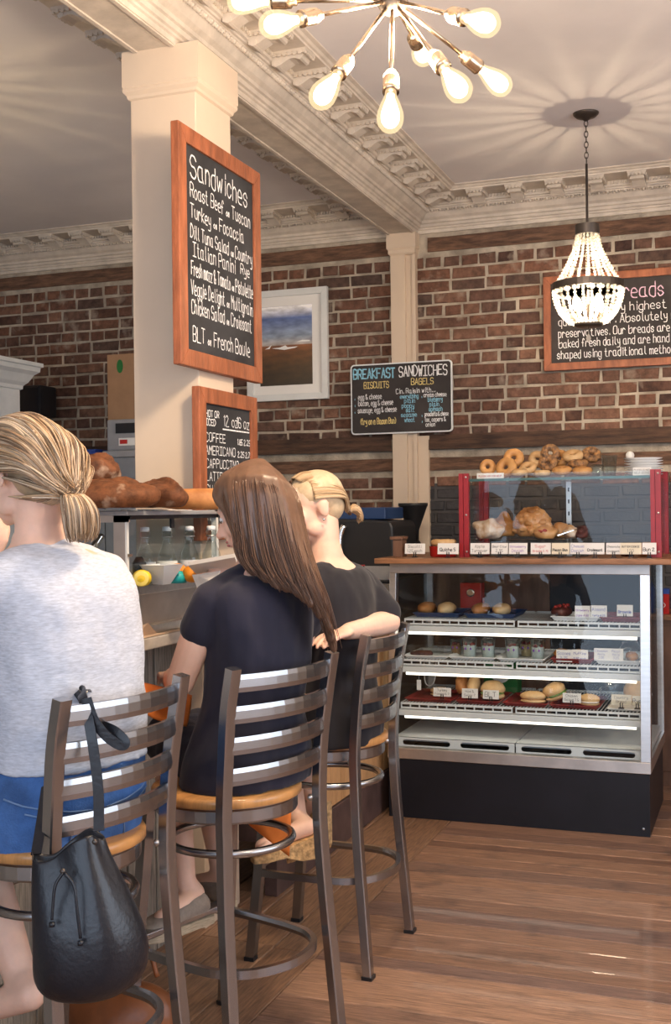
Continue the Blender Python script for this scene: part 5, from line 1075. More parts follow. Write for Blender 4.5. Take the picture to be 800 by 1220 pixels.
def loft(mb, secs, rv, fv, seg=28, p=2.4):
    """secs: (centre, half width, half depth); superellipse rings"""
    rings = []
    for c, a, b in secs:
        R = []
        for k in range(seg):
            t = 2*math.pi*k/seg; ct, st = math.cos(t), math.sin(t)
            R.append(mb.b.verts.new(V(c)+V(rv)*(a*math.copysign(abs(ct)**(2/p), ct))+V(fv)*(b*math.copysign(abs(st)**(2/p), st))))
        rings.append(R)
    for A, B in zip(rings, rings[1:]):
        for k in range(seg): mb.b.faces.new((A[k], A[(k+1) % seg], B[(k+1) % seg], B[k]))
    mb.b.faces.new(rings[0][::-1]); mb.b.faces.new(rings[-1])
def interp(secs, n=4):
    P = catmull([V((c.x, c.y, c.z)) for c, a, b in secs], n); Q = catmull([V((a, b, 0)) for c, a, b in secs], n)
    return [(p, q.x, q.y) for p, q in zip(P, Q)]
def head_frame(c, f, pitch=0, roll=0):
    f = V((f[0], f[1], 0)).normalized(); r = V((f.y, -f.x, 0)); m = Matrix((r, f, V((0, 0, 1)))).transposed()
    return Matrix.Translation(c)@(m@Matrix.Rotation(-pitch, 3, 'X')@Matrix.Rotation(roll, 3, 'Y')).to_4x4()
def head(mb, M4, neck_base, k=1.0):
    T = lambda p: M4@(V(p)*k); R3 = M4.to_3x3()
    def e(c, r, rot=None): mb.ell(T(c), V(r)*k, 18, 12, R3@rot if rot else R3)
    e((0, -.014, .030), (.074, .094, .086)); e((0, .030, -.028), (.060, .060, .086)); e((0, .042, -.083), (.042, .040, .030)); e((0, .070, -.098), (.018, .015, .016))
    limb(mb, [T((0, .086, .012)), T((0, .100, -.020)), T((0, .112, -.036))], [.008*k, .009*k, .0115*k], 10)
    for s in (-1, 1):
        e((s*.010, .099, -.040), (.008, .010, .007)); e((s*.028, .080, .024), (.022, .010, .007)); e((s*.036, .058, -.030), (.026, .026, .026)); e((s*.030, .078, .002), (.014, .010, .011))
        q = Matrix.Rotation(s*.30, 3, 'Z')@Matrix.Rotation(-.15, 3, 'X'); e((s*.077, -.010, -.008), (.0075, .019, .031), q); e((s*.080, -.020, .008), (.006, .010, .016), q)
        e((s*.050, .012, -.070), (.018, .036, .026))
    e((0, .091, -.060), (.019, .009, .0055)); e((0, .089, -.071), (.017, .010, .007)); e((0, .082, -.052), (.018, .012, .010))
    a = T((0, -.030, -.055)); limb(mb, [a, V(neck_base).lerp(a, .4), V(neck_base)], [.056*k, .052*k, .060*k], 18)
def face_parts(M4, body, k=1.0, lidded=True):
    T = lambda p: M4@(V(p)*k); R3 = M4.to_3x3()
    for s in (-1, 1):
        mb = MB(); mb.ell(T((s*.030, .0815, .000)), V((.0125, .0085, .0095))*k, 12, 8, R3); eye = mb.build('eye', 'eye_white', body, True)
        mb = MB(); mb.tube([T((s*(.030+.0145*u), .090-.006*u*u-.002*abs(u), -.004-.0035*(1-u*u))) for u in (-1, -.5, 0, .5, 1)], .0013, 6); mb.ell(T((s*.030, .0885, -.002)), V((.005, .003, .005))*k, 8, 6, R3); mb.build('lashes', 'eye', eye, True)
        mb = MB(); mb.tube([T((s*(.030+.020*u), .0905-.010*max(0, u)**2, .026+.004*(1-u*u))) for u in (-1, -.4, .2, .7, 1)], [.0016, .0024, .0024, .0018, .001], 6); mb.build('eyebrow', 'hair_brown', body, True)
    mb = MB(); mb.ell(T((0, .0945, -.0605)), V((.018, .0075, .0045))*k, 12, 8, R3); mb.ell(T((0, .0930, -.0700)), V((.016, .0085, .0055))*k, 12, 8, R3); mb.build('lips', 'lip', body, True)
def hand(mb, w, d, n, side, curl=.5, k=1.0):
    """w wrist, d towards the knuckles, n out of the back of the hand, side +1 when the thumb lies along d x n"""
    w, d, n = V(w), V(d).normalized(), V(n); n = (n-d*n.dot(d)).normalized(); t = d.cross(n)*side
    P = lambda a, b, c: w+(d*a+t*b+n*c)*k
    q = Matrix((d, t, n)).transposed(); mb.ell(P(.045, 0, 0), V((.050, .039, .016))*k, 16, 10, q); mb.ell(P(.070, .004, .001), V((.024, .038, .013))*k, 14, 8, q); limb(mb, [w-d*.02, P(.02, 0, 0)], [.026*k, .024*k], 12)
    for i, (b, L) in enumerate(((.030, .070), (.010, .078), (-.011, .072), (-.030, .058))):
        pts = [P(.062, b*.9, 0), P(.086, b, .002)]; a = .25*curl+.1*i*curl; p = pts[-1]; 
        for s in (.45, .32, .23):
            p = p+(d*math.cos(a)-n*math.sin(a)+t*b*.6)*L*s*k; pts.append(p); a += curl*.75
        limb(mb, pts, [.0095*k, .0095*k, .0085*k, .0078*k, .0068*k], 10)
    limb(mb, [P(.018, .026, -.002), P(.045, .050, -.010), P(.068, .056, -.022), P(.086, .050, -.032)], [.014*k, .011*k, .0095*k, .0078*k], 10)
def strands(name, m, parent, guides, n, r, seed, steps=7, jit=.006, taper=.35, vis=True, clump=6):
    """locks of hair interpolated across ordered guide curves (all with the same number of points)"""
    rnd = random.Random(seed); mb = MB(); k = len(guides)-1; np_ = len(guides[0])
    for i in range(n):
        u = rnd.uniform(0, k); a = min(k-1, int(u)); f = u-a; off = V((rnd.gauss(0, jit), rnd.gauss(0, jit), rnd.gauss(0, jit*.5))); wob = rnd.uniform(0, 9); cut = rnd.uniform(.86, 1.03)
        P = []
        for j in range(np_):
            p = guides[a][j].lerp(guides[a+1][j], f); t = j/(np_-1)
            P.append(p+off*(.15+1.0*t)+noise.noise_vector(V((wob+i, t*2, 0)))*jit*.8*t)
        Q = catmull(P, steps); Q = Q[:max(4, int(len(Q)*min(1, cut)))]; L = len(Q)
        rr = [r*rnd_*(1-.0*t) for t, rnd_ in ((q/L, 1) for q in range(L))]; s = rnd.uniform(.7, 1.25)
        rr = [r*s*(min(1, .5+t*4))*(1-(1-taper)*max(0, (t-.55)/.45)) for t in (q/(L-1) for q in range(L))]
        mb.tube(Q, rr, 4, up=(.21, .33, .92))
    return tag(mb.build(name, m, parent, True), kind='stuff')
def person(label, loc): return empty('person', loc, 0, label, 'person', 'women seated at the counter')
def folds(amp, sc, seed, zs=1.0): return lambda p: amp*(noise.noise(V((p.x*sc, p.y*sc, p.z*sc*zs+seed)))+.5*noise.noise(V((p.x*sc*2.3, p.y*sc*2.3, p.z*sc*2.3*zs+seed))))
cam_dir = lambda l, d: (r0*l+d0*d).normalized()
WO = V((0, 0, 0))
def shoe_loft(mb, heel, toe, w, h, up=V((0, 0, 1)), z0=0):
    """shoe upper: closed hull from heel to toe"""
    heel, toe = V(heel), V(toe); d = (toe-heel); L = d.length; d.normalize(); x = d.cross(up).normalized(); y = x.cross(d).normalized(); S = []
    for t, a, b in ((0, .55, .72), (.08, .8, 1.0), (.3, .85, .95), (.55, .95, .70), (.8, .98, .5), (.94, .75, .38), (1.0, .40, .25)):
        S.append((heel+d*(L*t)+y*(z0+b*h/2), a*w/2, b*h/2))
    loft(mb, S, x, y, 20, 2.6)
# ------------------------------------------------------------------ middle woman: navy dress, long brown hair
w2 = person('woman in a navy dress with long straight brown hair, seated in the middle', (0, 0, 0))
f2, r2v = cam_dir(-.80, .60), cam_dir(.60, .80)
S2 = [(D(292, 930, 3.20), .19, .15), (D(297, 890, 3.20), .185, .14), (D(303, 838, 3.20), .152, .115), (D(309, 775, 3.20), .158, .115), (D(311, 722, 3.20), .170, .105), (D(311, 697, 3.20), .155, .086), (D(309, 680, 3.20), .095, .065), (D(307, 670, 3.20), .062, .058)]
hd2 = head_frame(D(301, 607, 3.20), cam_dir(-.985, .17), .34, 0); nb2 = D(307, 676, 3.20)
SL, EL, WL = D(252, 712, 3.11), D(215, 812, 3.14), D(206, 806, 3.36); SR, ER, WR = D(371, 712, 3.29), D(344, 800, 3.46), D(290, 716, 3.54)
HL, HR = D(276, 925, 3.18), D(312, 925, 3.26); KL, KR = D(200, 880, 3.48), D(238, 872, 3.60); AL, AR = D(221, 1052, 3.36), D(262, 1030, 3.52)
mb = MB(); loft(mb, interp([(c, a*.9, b*.9) for c, a, b in S2]), r2v, f2); head(mb, hd2, nb2)
limb(mb, [SL, SL.lerp(EL, .5), EL], [.038, .045, .040]); limb(mb, [EL, EL.lerp(WL, .35), WL], [.040, .040, .027]); hand(mb, WL, WL-EL, (0, 0, 1), 1, .5)
limb(mb, [SR, SR.lerp(ER, .5), ER], [.038, .045, .040]); limb(mb, [ER, ER.lerp(WR, .35), WR], [.040, .038, .026]); hand(mb, WR, D(262, 690, 3.53)-WR, cam_dir(.3, -.8)+V((0, 0, .2)), 1, .6)
for H_, K_, A_ in ((HL, KL, AL), (HR, KR, AR)):
    limb(mb, [H_, H_.lerp(K_, .5), K_], [.082, .070, .052]); limb(mb, [K_, K_.lerp(A_, .30), K_.lerp(A_, .7), A_], [.050, .053, .040, .031])
FT = ((D(240, 1078, 3.37), D(176, 1100, 3.22)), (AR+V((.03, -.03, -.075)), AR+V((-.17, .03, -.075))))
for (he, to), A_ in zip(FT, (AL, AR)): limb(mb, [A_, A_.lerp(he, .5)+V((0, 0, .0)), he.lerp(to, .35)+V((0, 0, .02)), he.lerp(to, .75)], [.032, .034, .030, .024])
body2 = solid('body', mb, 'skin', w2, .0055, 3); face_parts(hd2, body2)
mb = MB(); sec = [(c, a+.004, b+.004) for c, a, b in S2[:-2]]+[(D(309, 684, 3.20), .108, .075)]; loft(mb, interp(sec), r2v, f2)
for S_, E_ in ((SL, EL), (SR, ER)):
    d_ = (E_-S_).normalized(); limb(mb, [D(309, 690, 3.20), S_.lerp(D(309, 690, 3.20), .35), S_+d_*.012, S_+d_*.05, S_+d_*.092], [.062, .056, .049, .052, .055])
for H_, K_ in ((HL, KL), (HR, KR)): limb(mb, [H_, H_.lerp(K_, .5), H_.lerp(K_, .98)], [.098, .090, .078])
limb(mb, [HL.lerp(KL, .2).lerp(HR.lerp(KR, .2), .5), HL.lerp(KL, .9).lerp(HR.lerp(KR, .9), .5)], [.09, .075])
dress2 = solid('dress', mb, 'navy', w2, .008, 3, folds(.006, 14, 2, .5))
for (he, to), nm in zip(FT, 'ab'):
    mb = MB(); shoe_loft(mb, he-(to-he)*.08, to+(to-he)*.10, .088, .070, z0=-.028); s_ = solid('shoe', mb, 'espadrille', w2, .005, 2); d_ = (to-he); mb = MB(); L = d_.length; d_.normalize(); x = d_.cross(V((0, 0, 1))).normalized()
    pr = [(-.10, .7), (-.06, .92), (.3, .88), (.7, 1), (.98, .9), (1.10, .55)]; top = [he+d_*L*t+x*s*w*.047 for s, ts in ((1, pr), (-1, pr[::-1])) for t, w in ts]; mb.prism([p+V((0, 0, -.048)) for p in top], (0, 0, 0), (0, 0, .024)); mb.build('jute_sole', 'jute', s_, bevel=.003)
# hair
def GD(*a): return [D(*q) for q in a]
G2 = [GD((292, 556, 3.19), (270, 570, 3.155), (261, 589, 3.15), (270, 604, 3.125), (283, 622, 3.105), (285, 655, 3.095)),
      GD((293, 555, 3.18), (276, 572, 3.13), (279, 600, 3.105), (284, 635, 3.095), (287, 662, 3.085), (301, 682, 3.075)),
      GD((300, 553, 3.18), (296, 572, 3.105), (299, 608, 3.09), (304, 645, 3.082), (312, 675, 3.070), (330, 698, 3.055)),
      GD((306, 552, 3.19), (313, 572, 3.10), (320, 608, 3.085), (327, 645, 3.075), (338, 680, 3.060), (354, 707, 3.045)),
      GD((311, 552, 3.20), (328, 575, 3.11), (338, 612, 3.095), (346, 650, 3.080), (358, 690, 3.060), (370, 720, 3.055)),
      GD((314, 554, 3.22), (340, 582, 3.14), (350, 618, 3.13), (360, 658, 3.110), (376, 705, 3.090), (392, 748, 3.10)),
      GD((314, 556, 3.25), (346, 588, 3.21), (355, 624, 3.19), (365, 662, 3.160), (384, 712, 3.130), (398, 774, 3.14)),
      GD((312, 556, 3.28), (340, 584, 3.28), (350, 620, 3.26), (362, 660, 3.220), (382, 708, 3.190), (397, 765, 3.18))]
mb = MB(); R3 = hd2.to_3x3(); mb.ell(hd2@V((0, -.018, .036)), (.079, .098, .085), 20, 14, R3)
for i in range(len(G2)-1):
    a, b = G2[i], G2[i+1]
    for t in (.0, .5):
        P = [p.lerp(q, t)+d0*.014 for p, q in zip(a, b)]; P = catmull(P, 2); n_ = len(P); limb(mb, P, [.012+.010*math.sin(math.pi*min(1, .12+j/(n_-1)*.95)) for j in range(n_)], 8)
hb = solid('hair', mb, 'hair_brown', w2, .006, 4)
strands('hair_locks', 'hair_brown', hb, G2, 1500, .0015, 5, 5, .0065, .35)
# menu in her hand
mn = empty('paper_menu', D(250, 690, 3.50), 0, "open paper menu in the long-haired woman's hand", 'menu')
o_ = mn.location
def sheet(name, q, m, th=.004):
    A = [D(*p)-o_ for p in q]; n = (A[1]-A[0]).cross(A[3]-A[0]).normalized()*th; mb = MB(); mb.prism(A, (0, 0, 0), n); mb.build(name, m, mn)
sheet('upper_page', [(224, 674, 3.50), (280, 664, 3.42), (284, 676, 3.52), (234, 684, 3.60)], 'paper', .012); sheet('lower_page', [(229, 685, 3.52), (262, 680, 3.46), (257, 694, 3.44), (237, 706, 3.50)], 'paper', .004)
# orange cloth
def cloth(rows, name, m, label, cat, th=.012, amp=.006, n=6):
    R = [catmull([D(*p) for p in r], n) for r in rows]; C = [catmull([r[i] for r in R], n) for i in range(len(R[0]))]; mb = MB(); A = []
    for i, c in enumerate(C): A.append([p+V((0, 0, 1))*0+d0*amp*noise.noise(p*22) for p in c])
    f = [[mb.b.verts.new(p) for p in c] for c in A]; g = [[mb.b.verts.new(p+d0*th) for p in c] for c in A]; I, J = len(A), len(A[0])
    for i in range(I-1):
        for j in range(J-1): mb.b.faces.new((f[i][j], f[i+1][j], f[i+1][j+1], f[i][j+1])); mb.b.faces.new((g[i][j], g[i][j+1], g[i+1][j+1], g[i+1][j]))
    for i in range(I-1):
        for j in (0, J-1): mb.b.faces.new((f[i][j], f[i+1][j], g[i+1][j], g[i][j]))
    for j in range(J-1):
        for i in (0, I-1): mb.b.faces.new((f[i][j], f[i][j+1], g[i][j+1], g[i][j]))
    return tag(mb.build(name, m, None, True), label, cat)
cloth([[(276, 925, 3.40), (312, 925, 3.42), (349, 922, 3.44)], [(280, 950, 3.40), (312, 950, 3.40), (348, 948, 3.42)], [(287, 968, 3.40), (314, 978, 3.39), (347, 975, 3.41)], [(298, 984, 3.41), (326, 1006, 3.40), (345, 1021, 3.42)]], 'orange_scarf', 'orange', "orange scarf hanging below the middle stool's wooden seat", 'scarf')
cloth([[(150, 812, 3.16), (185, 818, 3.26), (228, 830, 3.34)], [(152, 826, 3.12), (185, 838, 3.22), (226, 846, 3.30)], [(158, 842, 3.12), (188, 858, 3.20), (222, 866, 3.26)]], 'orange_napkin', 'orange', 'orange cloth bunched on the lap between the near and middle women', 'napkin', .03, .012)
# ------------------------------------------------------------------ far woman: black top, blonde hair tied back
w3 = person('woman in a black top with blonde hair tied back, arm on her stool', (0, 0, 0))
f3, r3v = cam_dir(-.85, .53), cam_dir(.53, .85)
S3 = [(D(400, 882, 3.86), .165, .14), (D(402, 852, 3.86), .165, .135), (D(404, 806, 3.86), .138, .105), (D(405, 750, 3.86), .145, .11), (D(404, 708, 3.86), .155, .10), (D(402, 686, 3.86), .142, .080), (D(394, 668, 3.86), .078, .060), (D(388, 658, 3.86), .058, .055)]
hd3 = head_frame(D(372, 604, 3.86), cam_dir(-.92, -.38), .12, 0); nb3 = D(389, 664, 3.86)
SR, ER, WR = D(433, 694, 3.99), D(463, 741, 3.90), D(416, 752, 3.72); SL, EL, WL = D(372, 694, 3.74), D(352, 780, 3.70), D(330, 770, 3.86)
HL, HR = D(388, 875, 3.80), D(408, 875, 3.92); KL, KR = D(330, 862, 3.98), D(345, 862, 4.10); AL, AR = D(356, 975, 3.80), D(371, 948, 3.93)
mb = MB(); loft(mb, interp([(c, a*.9, b*.9) for c, a, b in S3]), r3v, f3); head(mb, hd3, nb3, .98)
limb(mb, [SR, SR.lerp(ER, .5), ER], [.038, .045, .040]); limb(mb, [ER, ER.lerp(WR, .35), WR], [.041, .041, .028]); hand(mb, WR, WR-ER+V((0, 0, -.01)), (0, 0, 1), 1, .35)
limb(mb, [SL, SL.lerp(EL, .5), EL], [.038, .045, .040]); limb(mb, [EL, EL.lerp(WL, .4), WL], [.040, .038, .027]); hand(mb, WL, WL-EL, (0, 0, 1), 1, .5)
for H_, K_, A_ in ((HL, KL, AL), (HR, KR, AR)):
    limb(mb, [H_, H_.lerp(K_, .5), K_], [.080, .068, .050]); limb(mb, [K_, K_.lerp(A_, .30), K_.lerp(A_, .7), A_], [.048, .052, .038, .029])
TB, TA = D(312, 1008, 3.70), D(352, 985, 3.98)
limb(mb, [AL, D(366, 985, 3.76), D(340, 995, 3.74), TB], [.030, .030, .028, .022]); limb(mb, [AR, D(376, 958, 3.90), D(362, 975, 3.94), TA], [.029, .028, .027, .020])
r_ = random.Random(2)
for i in range(5): a = D(322-2*i, 1003+1.5*i, 3.72-.018*i); limb(mb, [a, a+(TB-D(340, 995, 3.74)).normalized()*(.030-.003*i)], [.0085, .0075], 8)
body3 = solid('body', mb, 'skin_b', w3, .0055, 3); face_parts(hd3, body3, .98)
MB().ell(hd3@V((-.080, -.004, -.042)), .005, 10, 8).build('earring', 'chrome', body3, True)
mb = MB(); sec = [(c, a+.005, b+.005) for c, a, b in S3[:-2]]+[(D(399, 677, 3.86), .112, .070)]; loft(mb, interp(sec), r3v, f3)
for S_, E_ in ((SR, ER), (SL, EL)): d_ = (E_-S_).normalized(); limb(mb, [D(399, 684, 3.86), S_.lerp(D(399, 684, 3.86), .35), S_+d_*.01, S_+d_*.07, S_+d_*.135], [.056, .054, .051, .056, .062])
for H_, K_ in ((HL, KL), (HR, KR)): limb(mb, [H_, H_.lerp(K_, .5), H_.lerp(K_, .95)], [.094, .085, .074])
solid('dress', mb, 'blackcloth', w3, .008, 3, folds(.006, 13, 7, .5))
def wedge(heel, toe, hh, ht, w):
    d_ = (toe-heel); L = d_.length; d_.normalize(); x = d_.cross(V((0, 0, 1))).normalized(); dn = V((0, 0, -1)); pr = [(-.12, .75, hh), (.0, .95, hh), (.3, .9, hh*.85), (.6, 1, ht*1.3), (.95, .95, ht), (1.18, .5, ht*.8)]; mb = MB(); rings = []
    for t, k, h in pr:
        c = heel+d_*L*t; rings.append([mb.b.verts.new(c+x*s*k*w/2+dn*(h if b else 0)) for s, b in ((-1, 1), (1, 1), (1, 0), (-1, 0))])
    for A, B in zip(rings, rings[1:]):
        for k in range(4): mb.b.faces.new((A[k], A[(k+1) % 4], B[(k+1) % 4], B[k]))
    mb.b.faces.new(rings[0][::-1]); mb.b.faces.new(rings[-1]); return mb
dz = V((0, 0, -.022))
sh = wedge(D(374, 984, 3.77)+dz, TB+dz, .075, .026, .080).build('sandal', 'cork', w3, bevel=.004); MB().tube(catmull([AL+r3v*.03+dz*.4, AL-f3*.034+V((0, 0, .01)), AL-r3v*.033+dz*.4], 6), .006, 6).build('ankle_strap', 'jute', sh, True)
mb = MB(); mb.tube(catmull([D(345, 1004, 3.68), D(338, 990, 3.70), D(334, 986, 3.76)], 5), .009, 6); mb.build('toe_strap', 'jute', sh, True)
sh = wedge(D(384, 956, 3.88)+dz*.6, TA+V((0, 0, -.075)), .145, .03, .080).build('sandal', 'cork', w3, bevel=.004); MB().tube(catmull([AR+r3v*.03+dz*.4, AR-f3*.034+V((0, 0, .005)), AR-r3v*.033+dz*.6], 6), .006, 6).build('ankle_strap', 'jute', sh, True)
# hair pulled back into a short tie
T3 = lambda p: hd3@V(p)
mb = MB(); R3 = hd3.to_3x3(); mb.ell(T3((0, -.022, .040)), (.078, .094, .082), 20, 14, R3); mb.ell(T3((0, -.055, .0)), (.062, .058, .062), 18, 12, R3); hb = solid('hair', mb, 'hair_blonde2', w3, .006, 3)
G3 = []
for a in (-80, -66, -50, -32, -14, 6, 24, 42, 58, 72, 84):
    t = math.radians(a); x, zt_ = math.sin(t), math.cos(t)
    fr = .060 if abs(a) < 50 else .030
    st = (x*.068, fr-.025*abs(x), .018+.086*max(.0, zt_)-.012*(1-zt_)); G3.append([T3(p) for p in (st, (x*.080, .012, .010+.108*zt_), (x*.080, -.050, .008+.100*zt_), (x*.060, -.098, .004+.062*zt_), (x*.016, -.122, -.022+.012*zt_), (x*.010, -.130, -.034))])
strands('hair_locks', 'hair_blonde2', hb, G3, 900, .0017, 8, 5, .003, .8)
mb = MB(); tb = T3((0, -.128, -.030)); mb.torus(tb, .012, .005, 14, 6, rot=R3@Matrix.Rotation(1.2, 3, 'X')); mb.build('hair_tie', 'hair_brown', hb, True)
bk = R3@V((0, -1, 0)); tg = [[tb+V((math.cos(a)*.004, math.sin(a)*.004, 0)), tb+bk*.022+R3@V((math.cos(a)*.016, 0, math.sin(a)*.014+.004)), tb+bk*.040+R3@V((math.cos(a)*.017, 0, math.sin(a)*.014-.014)), tb+bk*.034+R3@V((math.cos(a)*.012, 0, math.sin(a)*.006-.040))] for a in (i*math.pi/4 for i in range(9))]
strands('ponytail', 'hair_blonde2', hb, tg, 130, .0022, 9, 5, .003, .4)
# ------------------------------------------------------------------ near woman: heather tee, jeans, blonde low ponytail
w1 = person('woman in a heather grey tee and jeans with streaked blonde ponytail, seated nearest', (0, 0, 0))
f1, r1v = cam_dir(-.75, .66), cam_dir(.66, .75)
S1 = [(D(66, 992, 2.74), .20, .16), (D(70, 945, 2.74), .21, .155), (D(80, 890, 2.73), .19, .14), (D(84, 830, 2.73), .178, .13), (D(80, 760, 2.73), .175, .122), (D(74, 700, 2.73), .182, .112), (D(62, 668, 2.73), .160, .086), (D(52, 650, 2.73), .088, .066), (D(46, 638, 2.73), .064, .060)]
hd1 = head_frame(D(30, 563, 2.74), cam_dir(-.80, .60), .10, 0); nb1 = D(48, 645, 2.73)
SR, ER, WR = D(124, 682, 2.85), D(146, 772, 2.98), D(100, 752, 3.16); SL, EL, WL = D(0, 690, 2.60), D(-52, 800, 2.72), D(-22, 680, 2.82)
HL, HR = D(40, 985, 2.70), D(92, 985, 2.80); KL, KR = D(-40, 985, 2.86), D(55, 955, 3.02); AL, AR = D(26, 1168, 2.66), D(100, 1090, 2.95)
mb = MB(); loft(mb, interp([(c, a*.92, b*.92) for c, a, b in S1]), r1v, f1); head(mb, hd1, nb1, 1.04)
limb(mb, [SR, SR.lerp(ER, .5), ER], [.040, .047, .042]); limb(mb, [ER, ER.lerp(WR, .35), WR], [.042, .041, .028]); hand(mb, WR, WR-ER, (0, 0, 1), 1, .5)
limb(mb, [SL, SL.lerp(EL, .5), EL], [.040, .047, .042]); limb(mb, [EL, EL.lerp(WL, .35), WL], [.042, .040, .027]); hand(mb, WL, D(-6, 632, 2.84)-WL, cam_dir(.4, -.8), -1, .7)
limb(mb, [HL, HL.lerp(KL, .5), KL], [.088, .076, .056]); limb(mb, [KL, KL.lerp(AL, .35), KL.lerp(AL, .7), AL], [.054, .060, .048, .036]); limb(mb, [HR, HR.lerp(KR, .5), KR], [.088, .076, .056]); limb(mb, [KR, KR.lerp(AR, .35), KR.lerp(AR, .7), AR], [.054, .056, .042, .032])
limb(mb, [AL, D(36, 1185, 2.62), D(0, 1196, 2.66), D(-40, 1203, 2.70)], [.038, .036, .034, .026]); limb(mb, [AR, AR+V((0, 0, -.06)), AR+V((-.14, .04, -.08))], [.032, .032, .022])
body1 = solid('body', mb, 'skin', w1, .006, 3); face_parts(hd1, body1, 1.04)
mb = MB(); sec = [(D(79, 905, 2.73), .203, .152)]+[(c, a+.007, b+.007) for c, a, b in S1[2:-2]]+[(D(56, 658, 2.73), .112, .078), (D(53, 652, 2.73), .092, .070)]; loft(mb, interp(sec), r1v, f1)
for S_, E_ in ((SR, ER), (SL, EL)): d_ = (E_-S_).normalized(); limb(mb, [D(58, 668, 2.73), S_.lerp(D(58, 668, 2.73), .35), S_+d_*.01, S_+d_*.08, S_+d_*.19], [.064, .060, .056, .057, .060])
solid('tee_shirt', mb, 'heather', w1, .008, 3, folds(.009, 9, 4, .8))
mb = MB(); loft(mb, interp([(D(64, 1000, 2.74), .19, .15)]+[(c, a+.004, b+.004) for c, a, b in S1[:2]]+[(D(78, 903, 2.73), .196, .146)]), r1v, f1)
for H_, K_ in ((HL, KL), (HR, KR)): limb(mb, [H_, H_.lerp(K_, .5), K_.lerp(H_, .04)], [.100, .092, .074])
jn = solid('jeans', mb, 'denim', w1, .008, 3, folds(.004, 16, 1))
# seams of yoke and pockets, laid on the cloth
def on_ring(secs, py, ang, out):
    import bisect
    zs = D(70, py, 2.735).z; I = interp(secs, 6)
    for (c, a, b), (c2, a2, b2) in zip(I, I[1:]):
        if min(c.z, c2.z) <= zs <= max(c.z, c2.z):
            t = 0 if c.z == c2.z else (zs-c.z)/(c2.z-c.z); c3 = c.lerp(c2, t); A, B = a+(a2-a)*t+out, b+(b2-b)*t+out; ct, st = math.cos(ang), math.sin(ang); p = 2.4
            return c3+r1v*(A*math.copysign(abs(ct)**(2/p), ct))+f1*(B*math.copysign(abs(st)**(2/p), st))
    return None
JS = [(D(64, 1000, 2.74), .19, .15)]+[(c, a+.004, b+.004) for c, a, b in S1[:2]]+[(D(78, 903, 2.73), .196, .146)]
for nm, pts in (('yoke_seam', [(938-10*abs(u)**1.5+14*(1-abs(u)), -1.57+1.2*u) for u in (-1, -.75, -.5, -.25, 0, .25, .5, .75, 1)]), ('centre_seam', [(y, -1.57) for y in (948, 960, 975, 990)]), ('pocket_seam', [(y, -1.57+a) for y, a in ((950, -.25), (965, -.27), (988, -.3))]), ('pocket_seam', [(y, -1.57+a) for y, a in ((950, .25), (965, .27), (988, .3))]), ('pocket_seam', [(y, -1.57+a) for y, a in ((944, .85), (952, .55), (952, .25))]), ('pocket_seam', [(y, -1.57+a) for y, a in ((944, -.85), (952, -.55), (952, -.25))])):
    P = [q for q in (on_ring(JS, y, a, .0015) for y, a in pts) if q]
    if len(P) > 1: MB().tube(P, .0022, 6).build(nm, 'denim_thread', jn, True)
# hair
T1 = lambda p: hd1@(V(p)*1.04); R3 = hd1.to_3x3()
mb = MB(); mb.ell(T1((0, -.020, .036)), (.083, .103, .086), 20, 14, R3); mb.ell(T1((0, -.058, -.012)), (.072, .062, .070), 18, 12, R3); mb.ell(T1((0, -.088, -.052)), (.04, .034, .034), 14, 10, R3); hb = solid('hair', mb, 'hair_blonde', w1, .006, 3)
G1 = []; tie = V((.006, -.128, -.062))
for a in (-96, -84, -70, -54, -36, -18, 0, 18, 36, 54, 70, 84, 96):
    t = math.radians(a); x, zt_ = math.sin(t), math.cos(t); st = (x*.074, .064-.040*abs(x), .020+.092*max(-.1, zt_)); G1.append([T1(p) for p in (st, (x*.094, .012, .014+.120*zt_), (x*.098, -.052, .008+.108*zt_), (x*.084, -.105, -.006+.070*zt_), (x*.040, -.128, -.042+.022*zt_), (tie.x+x*.012, tie.y, tie.z+.010*zt_))])
strands('hair_locks', 'hair_blonde', hb, G1, 1900, .0022, 21, 6, .0085, .7)
nape = []
for q in (-1.0, -.7, -.35, 0, .35, .7, 1.0): nape.append([T1(p) for p in ((q*.074, -.030-.040*(1-abs(q)), -.058-.022*(1-abs(q))), (q*.066, -.082-.012*(1-abs(q)), -.064-.016*(1-abs(q))), (q*.036, -.118, -.066), (tie.x+q*.010, tie.y, tie.z-.006))])
side_ = [[T1(p) for p in ((q*.081, -.012, -.012-.02*(1-abs(q))), (q*.082, -.070-.030*(1-abs(q)), -.030), (q*.048, -.116, -.054), (tie.x+q*.010, tie.y, tie.z))] for q in (-1.0, -.8, -.5, 0, .5, .8, 1.0)]
strands('nape_locks', 'hair_blonde', hb, nape, 420, .0022, 31, 6, .004, .8); strands('side_locks', 'hair_blonde', hb, side_, 620, .0022, 32, 6, .006, .8)
mb = MB(); tb = T1(tie); mb.torus(tb, .017, .006, 16, 6, rot=R3@Matrix.Rotation(1.0, 3, 'X')); mb.build('hair_tie', 'white_enamel', hb, True)
tg = []
for i in range(13):
    a = 2*math.pi*i/12; c_, s_ = math.cos(a), math.sin(a); tg.append([tb+R3@V((c_*.008, s_*.004, s_*.008)), tb+R3@V((c_*.030+.004, -.018+s_*.018, -.012)), tb+R3@V((c_*.042+.010, -.028+s_*.022, -.045)), tb+R3@V((c_*.040+.014, -.026+s_*.018, -.085)), tb+R3@V((c_*.028+.016, -.018+s_*.012, -.112))])
strands('ponytail', 'hair_blonde', hb, tg, 480, .0022, 22, 5, .005, .3)
